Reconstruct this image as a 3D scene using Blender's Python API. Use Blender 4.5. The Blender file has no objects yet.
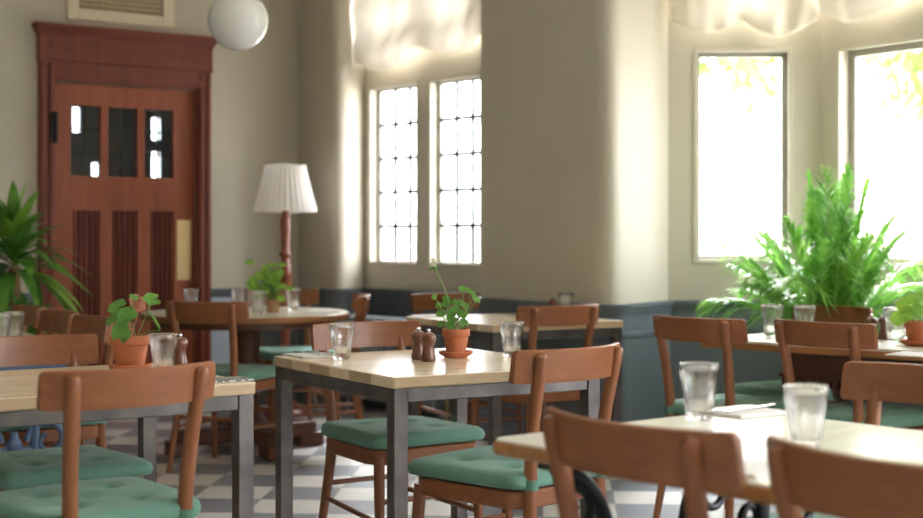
import bpy, bmesh, math, random
from mathutils import Vector, Matrix
random.seed(7)
C = bpy.context.scene.collection
PI = math.pi
# ------------------------------------------------------------------ view geometry
F, CX, HOR, H = 1400.0, 461.5, 238.0, 1.15      # focal (px), image centre, horizon row, eye height
def ray(x): return (x - CX) / F
def at(x, y, z=0.75):
    d = (H - z) * F / (y - HOR)
    return Vector((ray(x) * d, d, z))
CU, SU = 0.814, 0.581                            # the room's axes
def uv(u, v): return Vector((CU*u - SU*v, SU*u + CU*v))
class Plane:
    """a vertical plane through o along d"""
    def __init__(s, o, d):
        s.o = Vector(o); s.d = Vector(d).normalized(); s.n = Vector((s.d.y, -s.d.x))   # n points into the room
    def t(s, x):
        a = ray(x); return (a*s.o.y - s.o.x) / (s.d.x - a*s.d.y)
    def z(s, x, y): return H - (y - HOR) * (s.o.y + s.d.y*s.t(x)) / F
    def p(s, t, off=0, z=0):
        q = s.o + s.d*t + s.n*off; return Vector((q.x, q.y, z))

# ------------------------------------------------------------------ materials
def lin(r, g, b):
    f = lambda c: (c/255/12.92) if c/255 <= .04045 else ((c/255+.055)/1.055)**2.4
    return (f(r), f(g), f(b), 1)
def base_mat(name):
    m = bpy.data.materials.new(name); m.use_nodes = True
    return m, m.node_tree.nodes, m.node_tree.links, m.node_tree.nodes['Principled BSDF']
def mat(name, c1, c2=None, rough=.5, metal=0, scale=(6,6,6), detail=4, bump=0, bscale=None, coat=0, sheen=0, spec=.5, contrast=.25):
    m, N, L, P = base_mat(name)
    P.inputs['Roughness'].default_value = rough; P.inputs['Metallic'].default_value = metal
    P.inputs['Coat Weight'].default_value = coat; P.inputs['Coat Roughness'].default_value = .15
    P.inputs['Sheen Weight'].default_value = sheen
    P.inputs['Specular IOR Level'].default_value = spec
    tc = N.new('ShaderNodeTexCoord'); mp = N.new('ShaderNodeMapping'); mp.inputs['Scale'].default_value = scale
    L.new(tc.outputs['Object'], mp.inputs['Vector'])
    nz = N.new('ShaderNodeTexNoise'); nz.inputs['Scale'].default_value = 1; nz.inputs['Detail'].default_value = detail
    L.new(mp.outputs[0], nz.inputs['Vector'])
    cr = N.new('ShaderNodeValToRGB')
    cr.color_ramp.elements[0].position = .5-contrast; cr.color_ramp.elements[1].position = .5+contrast
    cr.color_ramp.elements[0].color = c1; cr.color_ramp.elements[1].color = c2 or c1
    L.new(nz.outputs['Fac'], cr.inputs[0]); L.new(cr.outputs[0], P.inputs['Base Color'])
    if bump:
        bp = N.new('ShaderNodeBump'); bp.inputs['Strength'].default_value = bump; bp.inputs['Distance'].default_value = .004
        if bscale:
            n2 = N.new('ShaderNodeTexNoise'); n2.inputs['Scale'].default_value = bscale; n2.inputs['Detail'].default_value = 3
            L.new(tc.outputs['Object'], n2.inputs['Vector']); L.new(n2.outputs['Fac'], bp.inputs['Height'])
        else: L.new(nz.outputs['Fac'], bp.inputs['Height'])
        L.new(bp.outputs[0], P.inputs['Normal'])
    return m
def leafy(name, c1, c2, trans=.35, rough=.4):
    m = mat(name, c1, c2, rough, scale=(9,9,9))
    N, L = m.node_tree.nodes, m.node_tree.links
    P = N['Principled BSDF']; out = N['Material Output']
    tr = N.new('ShaderNodeBsdfTranslucent'); mx = N.new('ShaderNodeMixShader'); mx.inputs[0].default_value = trans
    src = P.inputs['Base Color'].links[0].from_socket
    L.new(src, tr.inputs['Color']); L.new(P.outputs[0], mx.inputs[1]); L.new(tr.outputs[0], mx.inputs[2]); L.new(mx.outputs[0], out.inputs['Surface'])
    return m
def pane_mat(name, tint=(1,1,1,1), rough=0.0):
    m, N, L, P = base_mat(name); out = N['Material Output']
    t = N.new('ShaderNodeBsdfTransparent'); t.inputs[0].default_value = tint
    g = N.new('ShaderNodeBsdfGlossy'); g.inputs['Roughness'].default_value = rough
    lw = N.new('ShaderNodeLayerWeight'); lw.inputs['Blend'].default_value = .5
    pw = N.new('ShaderNodeMath'); pw.operation = 'POWER'; L.new(lw.outputs['Facing'], pw.inputs[0]); pw.inputs[1].default_value = 5
    f = N.new('ShaderNodeMath'); f.operation = 'MULTIPLY_ADD'; L.new(pw.outputs[0], f.inputs[0]); f.inputs[1].default_value = .96; f.inputs[2].default_value = .04
    mx = N.new('ShaderNodeMixShader'); L.new(f.outputs[0], mx.inputs[0]); L.new(t.outputs[0], mx.inputs[1]); L.new(g.outputs[0], mx.inputs[2])
    L.new(mx.outputs[0], out.inputs['Surface']); return m
def glass_mat():
    m, N, L, P = base_mat('tumbler_glass')
    P.inputs['Base Color'].default_value = (1,1,1,1); P.inputs['Roughness'].default_value = .03
    P.inputs['Transmission Weight'].default_value = 1; P.inputs['IOR'].default_value = 1.45
    t = N.new('ShaderNodeBsdfTransparent'); t.inputs[0].default_value = (.985,.99,.99,1)
    g = N.new('ShaderNodeBsdfGlossy'); g.inputs['Roughness'].default_value = .03
    lw = N.new('ShaderNodeLayerWeight'); lw.inputs['Blend'].default_value = .5
    pw = N.new('ShaderNodeMath'); pw.operation = 'POWER'; L.new(lw.outputs['Facing'], pw.inputs[0]); pw.inputs[1].default_value = 3
    f = N.new('ShaderNodeMath'); f.operation = 'MULTIPLY_ADD'; L.new(pw.outputs[0], f.inputs[0]); f.inputs[1].default_value = .35; f.inputs[2].default_value = .035
    m1 = N.new('ShaderNodeMixShader'); L.new(f.outputs[0], m1.inputs[0]); L.new(t.outputs[0], m1.inputs[1]); L.new(g.outputs[0], m1.inputs[2])
    m2 = N.new('ShaderNodeMixShader'); m2.inputs[0].default_value = .65; L.new(m1.outputs[0], m2.inputs[1]); L.new(P.outputs[0], m2.inputs[2])
    L.new(m2.outputs[0], N['Material Output'].inputs['Surface'])
    return m

M = {}
M['wall'] = mat('beige_wall_paint', lin(194,187,171), lin(201,194,179), .6, scale=(1.5,1.5,1.5), bump=.05, bscale=60)
M['ceil'] = mat('ceiling_paint', lin(226,222,212), rough=.8)
M['stone'] = mat('window_surround_paint', lin(196,190,174), lin(204,198,184), .55, scale=(3,3,3))
M['casement'] = mat('casement_paint', lin(150,146,136), rough=.45)
M['lead'] = mat('window_leading', lin(52,66,68), rough=.45, metal=.3)
M['dado'] = mat('blue_panel_paint', lin(96,105,113), lin(102,111,119), .36, scale=(2,2,2))
M['door'] = mat('red_mahogany', lin(140,70,44), lin(162,88,58), .45, scale=(22,22,1.6), coat=.0, contrast=.2)
M['doordark'] = mat('red_mahogany_trim', lin(112,52,40), lin(132,64,48), .5, scale=(22,22,1.6), coat=.0, contrast=.2)
M['lobby'] = mat('lobby_grey_paint', lin(196,198,202), lin(204,206,210), .7)
M['doorpanel'] = mat('red_mahogany_panel', lin(104,50,42), lin(124,64,52), .38, scale=(22,22,1.6), coat=.2, contrast=.2)
M['wood_x'] = mat('chair_wood_cross', lin(130,77,45), lin(150,94,58), .4, scale=(3,40,40), coat=.12, contrast=.22)
M['wood_z'] = mat('chair_wood_upright', lin(128,76,45), lin(146,91,57), .4, scale=(40,40,3), coat=.12, contrast=.22)
M['cushion'] = mat('green_cushion_cloth', lin(98,142,126), lin(106,150,134), .85, scale=(40,40,40), sheen=.15, bump=.12, bscale=500)
M['strap'] = mat('green_strap_cloth', lin(88,132,116), lin(94,138,122), .85, scale=(40,40,40))
M['steel'] = mat('raw_steel', lin(86,82,82), lin(128,122,120), .38, .65, scale=(9,9,9), contrast=.25)
M['iron'] = mat('black_iron', lin(20,23,28), lin(28,32,38), .42, .3, scale=(20,20,20))
M['blueiron'] = mat('blue_painted_iron', lin(74,96,128), lin(90,112,144), .4, .1, scale=(20,20,20))
M['darkwood'] = mat('dark_oak', lin(82,48,31), lin(106,64,42), .4, scale=(6,30,30), contrast=.2)
M['midwood'] = mat('oak_edge', lin(138,90,52), lin(164,112,68), .45, scale=(5,30,30), contrast=.22)
M['lampwood'] = mat('lamp_mahogany', lin(128,62,38), lin(150,80,50), .3, scale=(30,30,4), coat=.3)
M['millwood'] = mat('mill_wood', lin(92,52,36), lin(116,70,48), .3, scale=(60,60,8), coat=.4)
M['chrome'] = mat('bright_metal', lin(205,205,205), rough=.18, metal=1)
M['brass'] = mat('brass', lin(232,206,152), lin(238,214,164), .38, .9, scale=(8,8,8))
M['blackmetal'] = mat('black_hinge', lin(22,22,24), rough=.5, metal=.4)
M['terra'] = mat('terracotta', lin(176,100,66), lin(198,124,88), .8, scale=(18,18,18))
M['terrapale'] = mat('pale_terracotta', lin(170,130,96), lin(190,150,116), .85, scale=(18,18,18))
M['soil'] = mat('potting_soil', lin(40,30,24), lin(62,46,36), .95, scale=(90,90,90), bump=.5)
M['linen'] = mat('white_paper', lin(232,230,226), lin(240,238,234), .8, scale=(30,30,30))
M['globe'] = mat('opal_glass', lin(236,236,234), rough=.12, coat=.5)
M['cord'] = mat('beige_cord', lin(196,176,140), rough=.7)
M['brown_cord'] = mat('brown_cord', lin(96,52,46), rough=.7)
M['vent'] = mat('cream_vent_frame', lin(224,210,186), rough=.5)
M['ventmesh'] = mat('woven_vent_mesh', lin(196,176,142), lin(206,186,152), .6)
M['ventback'] = mat('vent_backing', lin(82,68,52), rough=.9)
M['radiator'] = mat('radiator_paint', lin(120,130,138), lin(128,138,146), .3, coat=.3)
M['pane'] = pane_mat('window_pane')
M['doorpane'] = pane_mat('door_pane', (.72,.75,.76,1), .05)
M['glass'] = glass_mat()
M['bark'] = mat('cane_bark', lin(140,106,74), lin(172,136,98), .9, scale=(10,10,60), bump=.4)
M['dracaena'] = leafy('dracaena_leaf', lin(66,118,46), lin(112,164,64), .3)
M['dracaena_new'] = leafy('dracaena_pale_leaf', lin(104,150,54), lin(134,174,70), .3)
M['palm'] = leafy('palm_leaf', lin(66,138,44), lin(170,220,108), .5, .25)
M['palmstem'] = leafy('palm_stem', lin(120,170,70), lin(146,190,90), .2)
M['gerleaf'] = leafy('geranium_leaf', lin(84,138,56), lin(126,176,84), .35)
M['basil'] = leafy('herb_leaf', lin(110,168,60), lin(160,200,76), .4)
M['stem'] = leafy('green_stem', lin(130,164,86), lin(150,180,104), .2)
M['petal'] = leafy('pale_petal', lin(226,230,204), lin(240,242,224), .4)
M['pinkpetal'] = leafy('pink_petal', lin(226,160,140), lin(240,180,160), .4)
M['treeleaf'] = leafy('garden_tree_leaf', lin(118,150,70), lin(154,184,98), .4)
M['bark2'] = mat('garden_bark', lin(92,76,60), lin(120,100,80), .9)
M['ground'] = mat('garden_paving', lin(196,192,184), lin(208,204,196), .9, scale=(.6,.6,.6))
M['render'] = mat('garden_wall_render', lin(206,202,196), lin(216,212,206), .9, scale=(1,1,1))
M['roof'] = mat('distant_roof', lin(176,132,112), lin(190,148,126), .9, scale=(4,4,4))

def wood_top(name, cA, cB, cG, rough, plank, ang=0, coat=.2):
    """pale planked table top: object space planks with grain"""
    m, N, L, P = base_mat(name)
    P.inputs['Roughness'].default_value = rough; P.inputs['Coat Weight'].default_value = coat; P.inputs['Coat Roughness'].default_value = .12
    tc = N.new('ShaderNodeTexCoord'); mp = N.new('ShaderNodeMapping'); mp.inputs['Rotation'].default_value = (0,0,ang)
    L.new(tc.outputs['Object'], mp.inputs[0])
    br = N.new('ShaderNodeTexBrick'); br.offset = .5
    br.inputs['Color1'].default_value = cA; br.inputs['Color2'].default_value = cB; br.inputs['Mortar'].default_value = cG
    br.inputs['Scale'].default_value = 1; br.inputs['Mortar Size'].default_value = .0012; br.inputs['Brick Width'].default_value = 3; br.inputs['Row Height'].default_value = plank
    L.new(mp.outputs[0], br.inputs['Vector'])
    m2 = N.new('ShaderNodeMapping'); m2.inputs['Scale'].default_value = (2.5,34,34); L.new(mp.outputs[0], m2.inputs[0])
    nz = N.new('ShaderNodeTexNoise'); nz.inputs['Scale'].default_value = 1; nz.inputs['Detail'].default_value = 6; nz.inputs['Distortion'].default_value = .6
    L.new(m2.outputs[0], nz.inputs['Vector'])
    mx = N.new('ShaderNodeMixRGB'); mx.blend_type = 'MULTIPLY'; mx.inputs[0].default_value = .55
    cr = N.new('ShaderNodeValToRGB'); cr.color_ramp.elements[0].position = .3; cr.color_ramp.elements[1].position = .62
    cr.color_ramp.elements[0].color = (.76,.66,.52,1); cr.color_ramp.elements[1].color = (1,1,1,1)
    L.new(nz.outputs['Fac'], cr.inputs[0]); L.new(br.outputs['Color'], mx.inputs[1]); L.new(cr.outputs[0], mx.inputs[2])
    L.new(mx.outputs[0], P.inputs['Base Color']); return m
M['palewood'] = wood_top('pale_plank_top', lin(242,225,198), lin(235,214,183), lin(198,174,142), .26, .14)
M['whitetop'] = wood_top('scrubbed_white_top', lin(226,222,208), lin(220,214,198), lin(206,198,180), .34, .4)
M['rounded_edge'] = mat('worn_edge_wood', lin(150,102,56), lin(178,128,76), .4, scale=(6,30,30), coat=.25)

def checker_mat(name, c1, c2, size, ang, grout):
    m, N, L, P = base_mat(name); P.inputs['Roughness'].default_value = .34; P.inputs['Coat Weight'].default_value = .5; P.inputs['Coat Roughness'].default_value = .3
    tc = N.new('ShaderNodeTexCoord'); mp = N.new('ShaderNodeMapping')
    mp.inputs['Rotation'].default_value = (0,0,ang); mp.inputs['Location'].default_value = (.07,.11,.013)
    L.new(tc.outputs['Object'], mp.inputs[0])
    ck = N.new('ShaderNodeTexChecker'); ck.inputs['Scale'].default_value = 1/size
    ck.inputs['Color1'].default_value = c1; ck.inputs['Color2'].default_value = c2; L.new(mp.outputs[0], ck.inputs['Vector'])
    nz = N.new('ShaderNodeTexNoise'); nz.inputs['Scale'].default_value = 9; nz.inputs['Detail'].default_value = 6; L.new(tc.outputs['Object'], nz.inputs['Vector'])
    cr = N.new('ShaderNodeValToRGB'); cr.color_ramp.elements[0].color = (.78,.78,.78,1); cr.color_ramp.elements[0].position = .3; cr.color_ramp.elements[1].position = .7
    L.new(nz.outputs['Fac'], cr.inputs[0])
    mx = N.new('ShaderNodeMixRGB'); mx.blend_type = 'MULTIPLY'; mx.inputs[0].default_value = .5
    L.new(ck.outputs['Color'], mx.inputs[1]); L.new(cr.outputs[0], mx.inputs[2])
    br = N.new('ShaderNodeTexBrick'); br.offset = 0; br.inputs['Scale'].default_value = 1
    br.inputs['Brick Width'].default_value = size; br.inputs['Row Height'].default_value = size; br.inputs['Mortar Size'].default_value = .002
    br.inputs['Color1'].default_value = (1,1,1,1); br.inputs['Color2'].default_value = (1,1,1,1); br.inputs['Mortar'].default_value = grout
    L.new(mp.outputs[0], br.inputs['Vector'])
    m2 = N.new('ShaderNodeMixRGB'); m2.blend_type = 'MULTIPLY'; m2.inputs[0].default_value = 1
    L.new(mx.outputs[0], m2.inputs[1]); L.new(br.outputs['Color'], m2.inputs[2]); L.new(m2.outputs[0], P.inputs['Base Color'])
    return m
M['floor'] = checker_mat('checkered_stone_tiles', lin(240,238,235), lin(138,144,156), .31, math.radians(4), (.5,.5,.5,1))
M['checknapkin'] = checker_mat('printed_napkin', lin(230,228,224), lin(46,44,46), .018, .3, (1,1,1,1))

def fabric(name, col, trans):
    m = mat(name, col, None, .9, scale=(60,60,60), bump=.1, bscale=300)
    N, L = m.node_tree.nodes, m.node_tree.links; P = N['Principled BSDF']; out = N['Material Output']
    tr = N.new('ShaderNodeBsdfTranslucent'); tr.inputs[0].default_value = col
    mx = N.new('ShaderNodeMixShader'); mx.inputs[0].default_value = trans
    L.new(P.outputs[0], mx.inputs[1]); L.new(tr.outputs[0], mx.inputs[2]); L.new(mx.outputs[0], out.inputs['Surface']); return m
M['blind'] = fabric('cream_blind_linen', lin(228,219,204), .15)
M['shade'] = fabric('pleated_shade_cotton', lin(250,245,240), .3)

# ------------------------------------------------------------------ mesh helpers
def B(): return bmesh.new()
def box(bm, x0, y0, z0, x1, y1, z1, mtx=None):
    vs = [bm.verts.new((x,y,z)) for z in (z0,z1) for y in (y0,y1) for x in (x0,x1)]
    for f in ((0,2,3,1),(4,5,7,6),(0,1,5,4),(2,6,7,3),(0,4,6,2),(1,3,7,5)): bm.faces.new([vs[i] for i in f])
    if mtx is not None: bmesh.ops.transform(bm, matrix=mtx, verts=vs)
    return vs
def prism(bm, poly, z0, z1, mtx=None):
    a = [bm.verts.new((p[0],p[1],z0)) for p in poly]; b = [bm.verts.new((p[0],p[1],z1)) for p in poly]
    n = len(poly); bm.faces.new(a[::-1]); bm.faces.new(b)
    for i in range(n): bm.faces.new((a[i], a[(i+1)%n], b[(i+1)%n], b[i]))
    if mtx is not None: bmesh.ops.transform(bm, matrix=mtx, verts=a+b)
    return a+b
def lathe(bm, prof, n=24, c=(0,0,0), mod=None):
    rings = []
    for (r, z) in prof:
        if r < 1e-5: rings.append([bm.verts.new((c[0],c[1],c[2]+z))])
        else:
            ring = []
            for k in range(n):
                a = 2*PI*k/n; rr = r*(mod(a,z) if mod else 1)
                ring.append(bm.verts.new((c[0]+rr*math.cos(a), c[1]+rr*math.sin(a), c[2]+z)))
            rings.append(ring)
    for A, Bq in zip(rings, rings[1:]):
        for k in range(n):
            k2 = (k+1)%n
            if len(A)==1 and len(Bq)==1: continue
            if len(A)==1: bm.faces.new((A[0], Bq[k], Bq[k2])) if False else bm.faces.new((A[0], Bq[k2], Bq[k]))
            elif len(Bq)==1: bm.faces.new((A[k], A[k2], Bq[0]))
            else: bm.faces.new((A[k], A[k2], Bq[k2], Bq[k]))
    if len(rings[0])>1 and prof[0][0]>1e-5: bm.faces.new(rings[0][::-1])
    if len(rings[-1])>1 and prof[-1][0]>1e-5: bm.faces.new(rings[-1])
def tube(bm, pts, rad, n=8, caps=True):
    pts = [Vector(p) for p in pts]
    if not isinstance(rad, (list,tuple)): rad = [rad]*len(pts)
    rings = []; ref = None
    for i, p in enumerate(pts):
        t = (pts[min(i+1,len(pts)-1)] - pts[max(i-1,0)]).normalized()
        if ref is None:
            ref = Vector((0,0,1)) if abs(t.z) < .9 else Vector((1,0,0))
        s = t.cross(ref)
        if s.length < 1e-4: s = t.orthogonal()
        s.normalize(); u = s.cross(t); ref = u
        rings.append([bm.verts.new(p + (s*math.cos(2*PI*k/n) + u*math.sin(2*PI*k/n))*rad[i]) for k in range(n)])
    for A, Bq in zip(rings, rings[1:]):
        for k in range(n): bm.faces.new((A[k], A[(k+1)%n], Bq[(k+1)%n], Bq[k]))
    if caps: bm.faces.new(rings[0][::-1]); bm.faces.new(rings[-1])
def spline(ctrl, n=16):
    """Catmull-Rom through the control points"""
    P = [Vector(c) for c in ctrl]; P = [P[0]*2-P[1]] + P + [P[-1]*2-P[-2]]; out = []
    m = len(P)-3
    for i in range(m):
        k = max(2, n//m)
        for j in range(k):
            t = j/k; a,b,c,d = P[i:i+4]
            out.append(.5*((2*b)+(c-a)*t+(2*a-5*b+4*c-d)*t*t+(3*b-a-3*c+d)*t**3))
    out.append(P[-2]); return out
def obj(name, bm, m, parent=None, loc=None, bev=0, ang=40, seg=2):
    bmesh.ops.recalc_face_normals(bm, faces=bm.faces)
    me = bpy.data.meshes.new(name); bm.to_mesh(me); bm.free()
    me.materials.append(M[m] if isinstance(m, str) else m)
    for p in me.polygons: p.use_smooth = True
    me.set_sharp_from_angle(angle=math.radians(ang))
    o = bpy.data.objects.new(name, me); C.objects.link(o)
    if parent: o.parent = parent
    if loc is not None: o.location = loc
    if bev:
        md = o.modifiers.new('bevel', 'BEVEL'); md.width = bev; md.segments = seg; md.limit_method = 'ANGLE'; md.angle_limit = math.radians(40); md.harden_normals = False
    return o
def tag(o, label, cat, group=None, kind=None):
    o['label'] = label; o['category'] = cat
    if group: o['group'] = group
    if kind: o['kind'] = kind
    return o
def thing(name, label, cat, loc=(0,0,0), rz=0, group=None):
    o = bpy.data.objects.new(name, None); C.objects.link(o); o.location = loc; o.rotation_euler = (0,0,rz); o.empty_display_size = .1
    return tag(o, label, cat, group)
def kids(o): return [c for c in C.objects if c.parent == o]
def dup(root, label, loc, rz, group=None):
    def cp(o, par):
        c = o.copy(); C.objects.link(c)
        if par: c.parent = par
        for k in kids(o): cp(k, c)
        return c
    r = cp(root, None); r.location = loc; r.rotation_euler = (0,0,rz); r['label'] = label
    if group: r['group'] = group
    return r
def struct(o):
    o['kind'] = 'structure'; return o
def sempty(name, label=None):
    o = bpy.data.objects.new(name, None); C.objects.link(o); o['kind'] = 'structure'; o.empty_display_size = .1
    return o

# ------------------------------------------------------------------ room shell
ZC = 3.3; DADO = .81; TH = .16
C0 = Vector((-1.144, 9.79)); P1 = Vector((-.825, 9.35)); P2 = Vector((-.665, 9.60))
DW = Plane((-2.568, 8.78), (CU, SU))                        # door wall; t = 0 at the door leaf's left edge
LW = Plane(P2, (.66, -.75))                                 # window wall of the small bay
P3 = LW.o + LW.d*1.60
P4 = Vector((.106, 8.05)); P5 = Vector((.757, 7.137)); P6 = Vector((1.13, 7.66)); P7 = Vector((1.966, 7.66))
WA = Plane(P6, (1, 0)); WB = Plane(P7, (SU, -CU))
P8 = P7 + WB.d*2.4; P9 = uv(4.763, 1.7)
WR = Plane(P9, (SU, -CU))
P10 = uv(4.763, -3.5); P11 = uv(-2.4, -3.5); P12 = uv(-2.4, 8.634)
def rounded(poly, idx, r, n=16):
    """replace the listed corners by arcs"""
    out = []
    for i, p in enumerate(poly):
        if i in idx:
            a = (poly[i-1]-p).normalized(); b = (poly[(i+1)%len(poly)]-p).normalized()
            r = idx[i]; s, e = p+a*r, p+b*r
            for k in range(n+1):
                t = k/n; out.append(s*(1-t)**2 + p*2*t*(1-t) + e*t*t)
        else: out.append(p)
    return out
def offset(poly, dist):
    """shift an open polyline to its outer (left of travel) side"""
    res = []; n = len(poly)
    for i, p in enumerate(poly):
        d0 = (p-poly[i-1]).normalized() if i > 0 else None
        d1 = (poly[i+1]-p).normalized() if i < n-1 else None
        n0 = Vector((-d0.y, d0.x)) if d0 else None; n1 = Vector((-d1.y, d1.x)) if d1 else None
        if n0 is None: res.append(p+n1*dist)
        elif n1 is None: res.append(p+n0*dist)
        else:
            m = (n0+n1).normalized(); res.append(p + m*(dist/max(.35, m.dot(n0))))
    return res
def quad_prism(bm, a, b, c, d, z0, z1):
    prism(bm, [(v.x, v.y) for v in (a,b,c,d)], z0, z1)
def wall_strip(name, poly, holes=None, th=TH, z0=0, z1=ZC, m='wall', q=None):
    """a wall along an open polyline with rectangular holes {segment: [(t0,t1,z0,z1), ...]}"""
    bm = B(); q = q or offset(poly, th); holes = holes or {}
    for i in range(len(poly)-1):
        a, b = poly[i], poly[i+1]; L = (b-a).length; d = (b-a)/L; nn = Vector((-d.y, d.x))*th
        hs = holes.get(i, [])
        ts = sorted({0.0, L} | {h[0] for h in hs} | {h[1] for h in hs})
        for t0, t1 in zip(ts, ts[1:]):
            i0, i1 = a+d*t0, a+d*t1
            o0 = q[i] if t0 == 0 else i0+nn
            o1 = q[i+1] if t1 == L else i1+nn
            spans = [(z0, z1)]
            for h in hs:
                if h[0] <= t0+1e-6 and h[1] >= t1-1e-6:
                    new = []
                    for s in spans:
                        if h[2] > s[0]: new.append((s[0], min(h[2], s[1])))
                        if h[3] < s[1]: new.append((max(h[3], s[0]), s[1]))
                    spans = [s for s in new if s[1]-s[0] > 1e-4] if h[3] > spans[0][0] else spans
            for s in spans: quad_prism(bm, i0, i1, o1, o0, s[0], s[1])
    return struct(obj(name, bm, m, ang=50))

# window openings, the visible ones measured off the photograph
def span(pl, x0, x1): return pl.t(x0), pl.t(x1)
SILL, HEAD = 1.005, 2.17
lw1 = span(LW, 369.5, 417.5); lw2 = (LW.t(429.5), LW.t(429.5)+ (lw1[1]-lw1[0])*.98)
wa = span(WA, 695.5, 790.5); wb = (WB.t(838), WB.t(838)+.80)
wb2 = (wb[1]+.24, wb[1]+1.0)
UP0, UP1 = 2.45, 3.1
SL, SR = .978, 1.02
hl = [(lw1[0], lw1[1], SL, HEAD), (lw1[0], lw1[1], UP0, UP1), (lw2[0], lw2[1], SL, HEAD), (lw2[0], lw2[1], UP0, UP1)]
ha = [(wa[0], wa[1], SR, HEAD+.01), (wa[0], wa[1], UP0, UP1)]
hb = [(t[0], t[1], zz[0], zz[1]) for t in (wb, wb2) for zz in ((SILL, HEAD), (UP0, UP1))]
Lc = (P9-P8).length; wc = (.3, Lc-.3)
hc = []
hr = [(.35, 2.45, .45, 3.0), (2.75, 4.85, .45, 3.0)]  # big unseen openings, added to let more daylight into the room
hk = []
door_t = (DW.t(53), DW.t(195.5)); door_top = DW.z(122, 85)

full = [P12, C0, P1, P2, P3, P4, P5, P6, P7, P8, P9, P10, P11, P12]
# door wall with the doorway hole
Ld = (C0-P12).length; t_off = (DW.o-P12).dot(DW.d)
dt0, dt1 = door_t[0]+t_off, door_t[1]+t_off
qo = offset([P11, P12, C0, P1], TH)
wall_strip('wall_back', [P12, C0], {0: [(dt0, dt1, 0, door_top)]}, q=[qo[1], qo[2]])
rp = rounded([C0, P1, P2, P3, P4, P5, P6, P7], {1: .13, 4: .02, 5: .13}, .13)
qr = offset([P12]+rp+[P8], .10)[1:-1]; 
iLW = min(range(len(rp)), key=lambda i: (rp[i]-P2).length); iP3 = iLW+1
iP6 = min(range(len(rp)), key=lambda i: (rp[i]-P6).length)
wall_strip('wall_right', rp, {iLW: hl, iP6: ha}, th=.10, q=qr)
qb = offset([P6, P7, P8, P9, P10, P11], TH)
wall_strip('wall_bay', [P7, P8, P9], {0: hb, 1: hc}, q=qb[1:4])
wall_strip('wall_front', [P9, P10], {0: hr}, q=[qb[3], qb[4]])
qz = offset([P9, P10, P11, P12, C0], TH)
wall_strip('wall_rear', [P10, P11], {0: hk}, q=qz[1:3])
wall_strip('wall_left', [P11, P12], q=qz[2:4])
def slab(name, poly, z0, z1, m):
    bm = B(); prism(bm, [(p.x,p.y) for p in poly], z0, z1); bmesh.ops.triangulate(bm, faces=bm.faces)
    return struct(obj(name, bm, m, ang=60))
fl = [uv(-2.7,-3.8), uv(6.6,-3.8), uv(6.6,8.95), uv(-2.7,8.95)]
slab('floor', fl, -.06, 0, 'floor')
outline_ = offset([P12, C0, P1, P2, P3], .08) + offset([P3, P4, P5, P6, P7, P8, P9, P10, P11, P12], .08)[1:-1]
slab('ceiling', outline_, ZC, ZC+.1, 'ceil')

# blue wainscot with moulded cap, following the walls
def dado(name, poly, full_off=.022):
    bm = B()
    inner = offset(poly, -full_off)
    cap = offset(poly, -.05); cap2 = offset(poly, -.034)
    for a, b, c, d, z0, z1 in [(poly, inner, None, None, 0, DADO)]:
        for i in range(len(poly)-1): quad_prism(bm, poly[i], inner[i], inner[i+1], poly[i+1], .0, DADO-.01)
    for i in range(len(poly)-1):
        quad_prism(bm, poly[i], cap[i], cap[i+1], poly[i+1], DADO-.022, DADO)
        quad_prism(bm, poly[i], cap2[i], cap2[i+1], poly[i+1], DADO-.05, DADO-.022)
        quad_prism(bm, poly[i], cap2[i], cap2[i+1], poly[i+1], DADO-.175, DADO-.15)
        quad_prism(bm, poly[i], cap2[i], cap2[i+1], poly[i+1], 0, .16)
    return struct(obj(name, bm, 'dado', bev=.006))
cas_r = DW.t(208.5); cas_l = DW.t(37)
dado('trim_1', [DW.o+DW.d*(cas_r+.004), C0] + rp[1:] + [P8, P9, P10])
dado('trim_2', [P12, DW.o+DW.d*(cas_l-.004)])

M['palestrip'] = mat('pale_blue_strip', lin(186,198,214), lin(190,202,218), .4)  # thin pale blue strip over the dado next to the door casing
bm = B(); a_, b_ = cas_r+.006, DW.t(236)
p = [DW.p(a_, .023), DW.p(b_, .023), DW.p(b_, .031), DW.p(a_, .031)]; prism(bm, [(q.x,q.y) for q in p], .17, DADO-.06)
struct(obj('trim_3', bm, 'palestrip', bev=.002))
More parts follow.
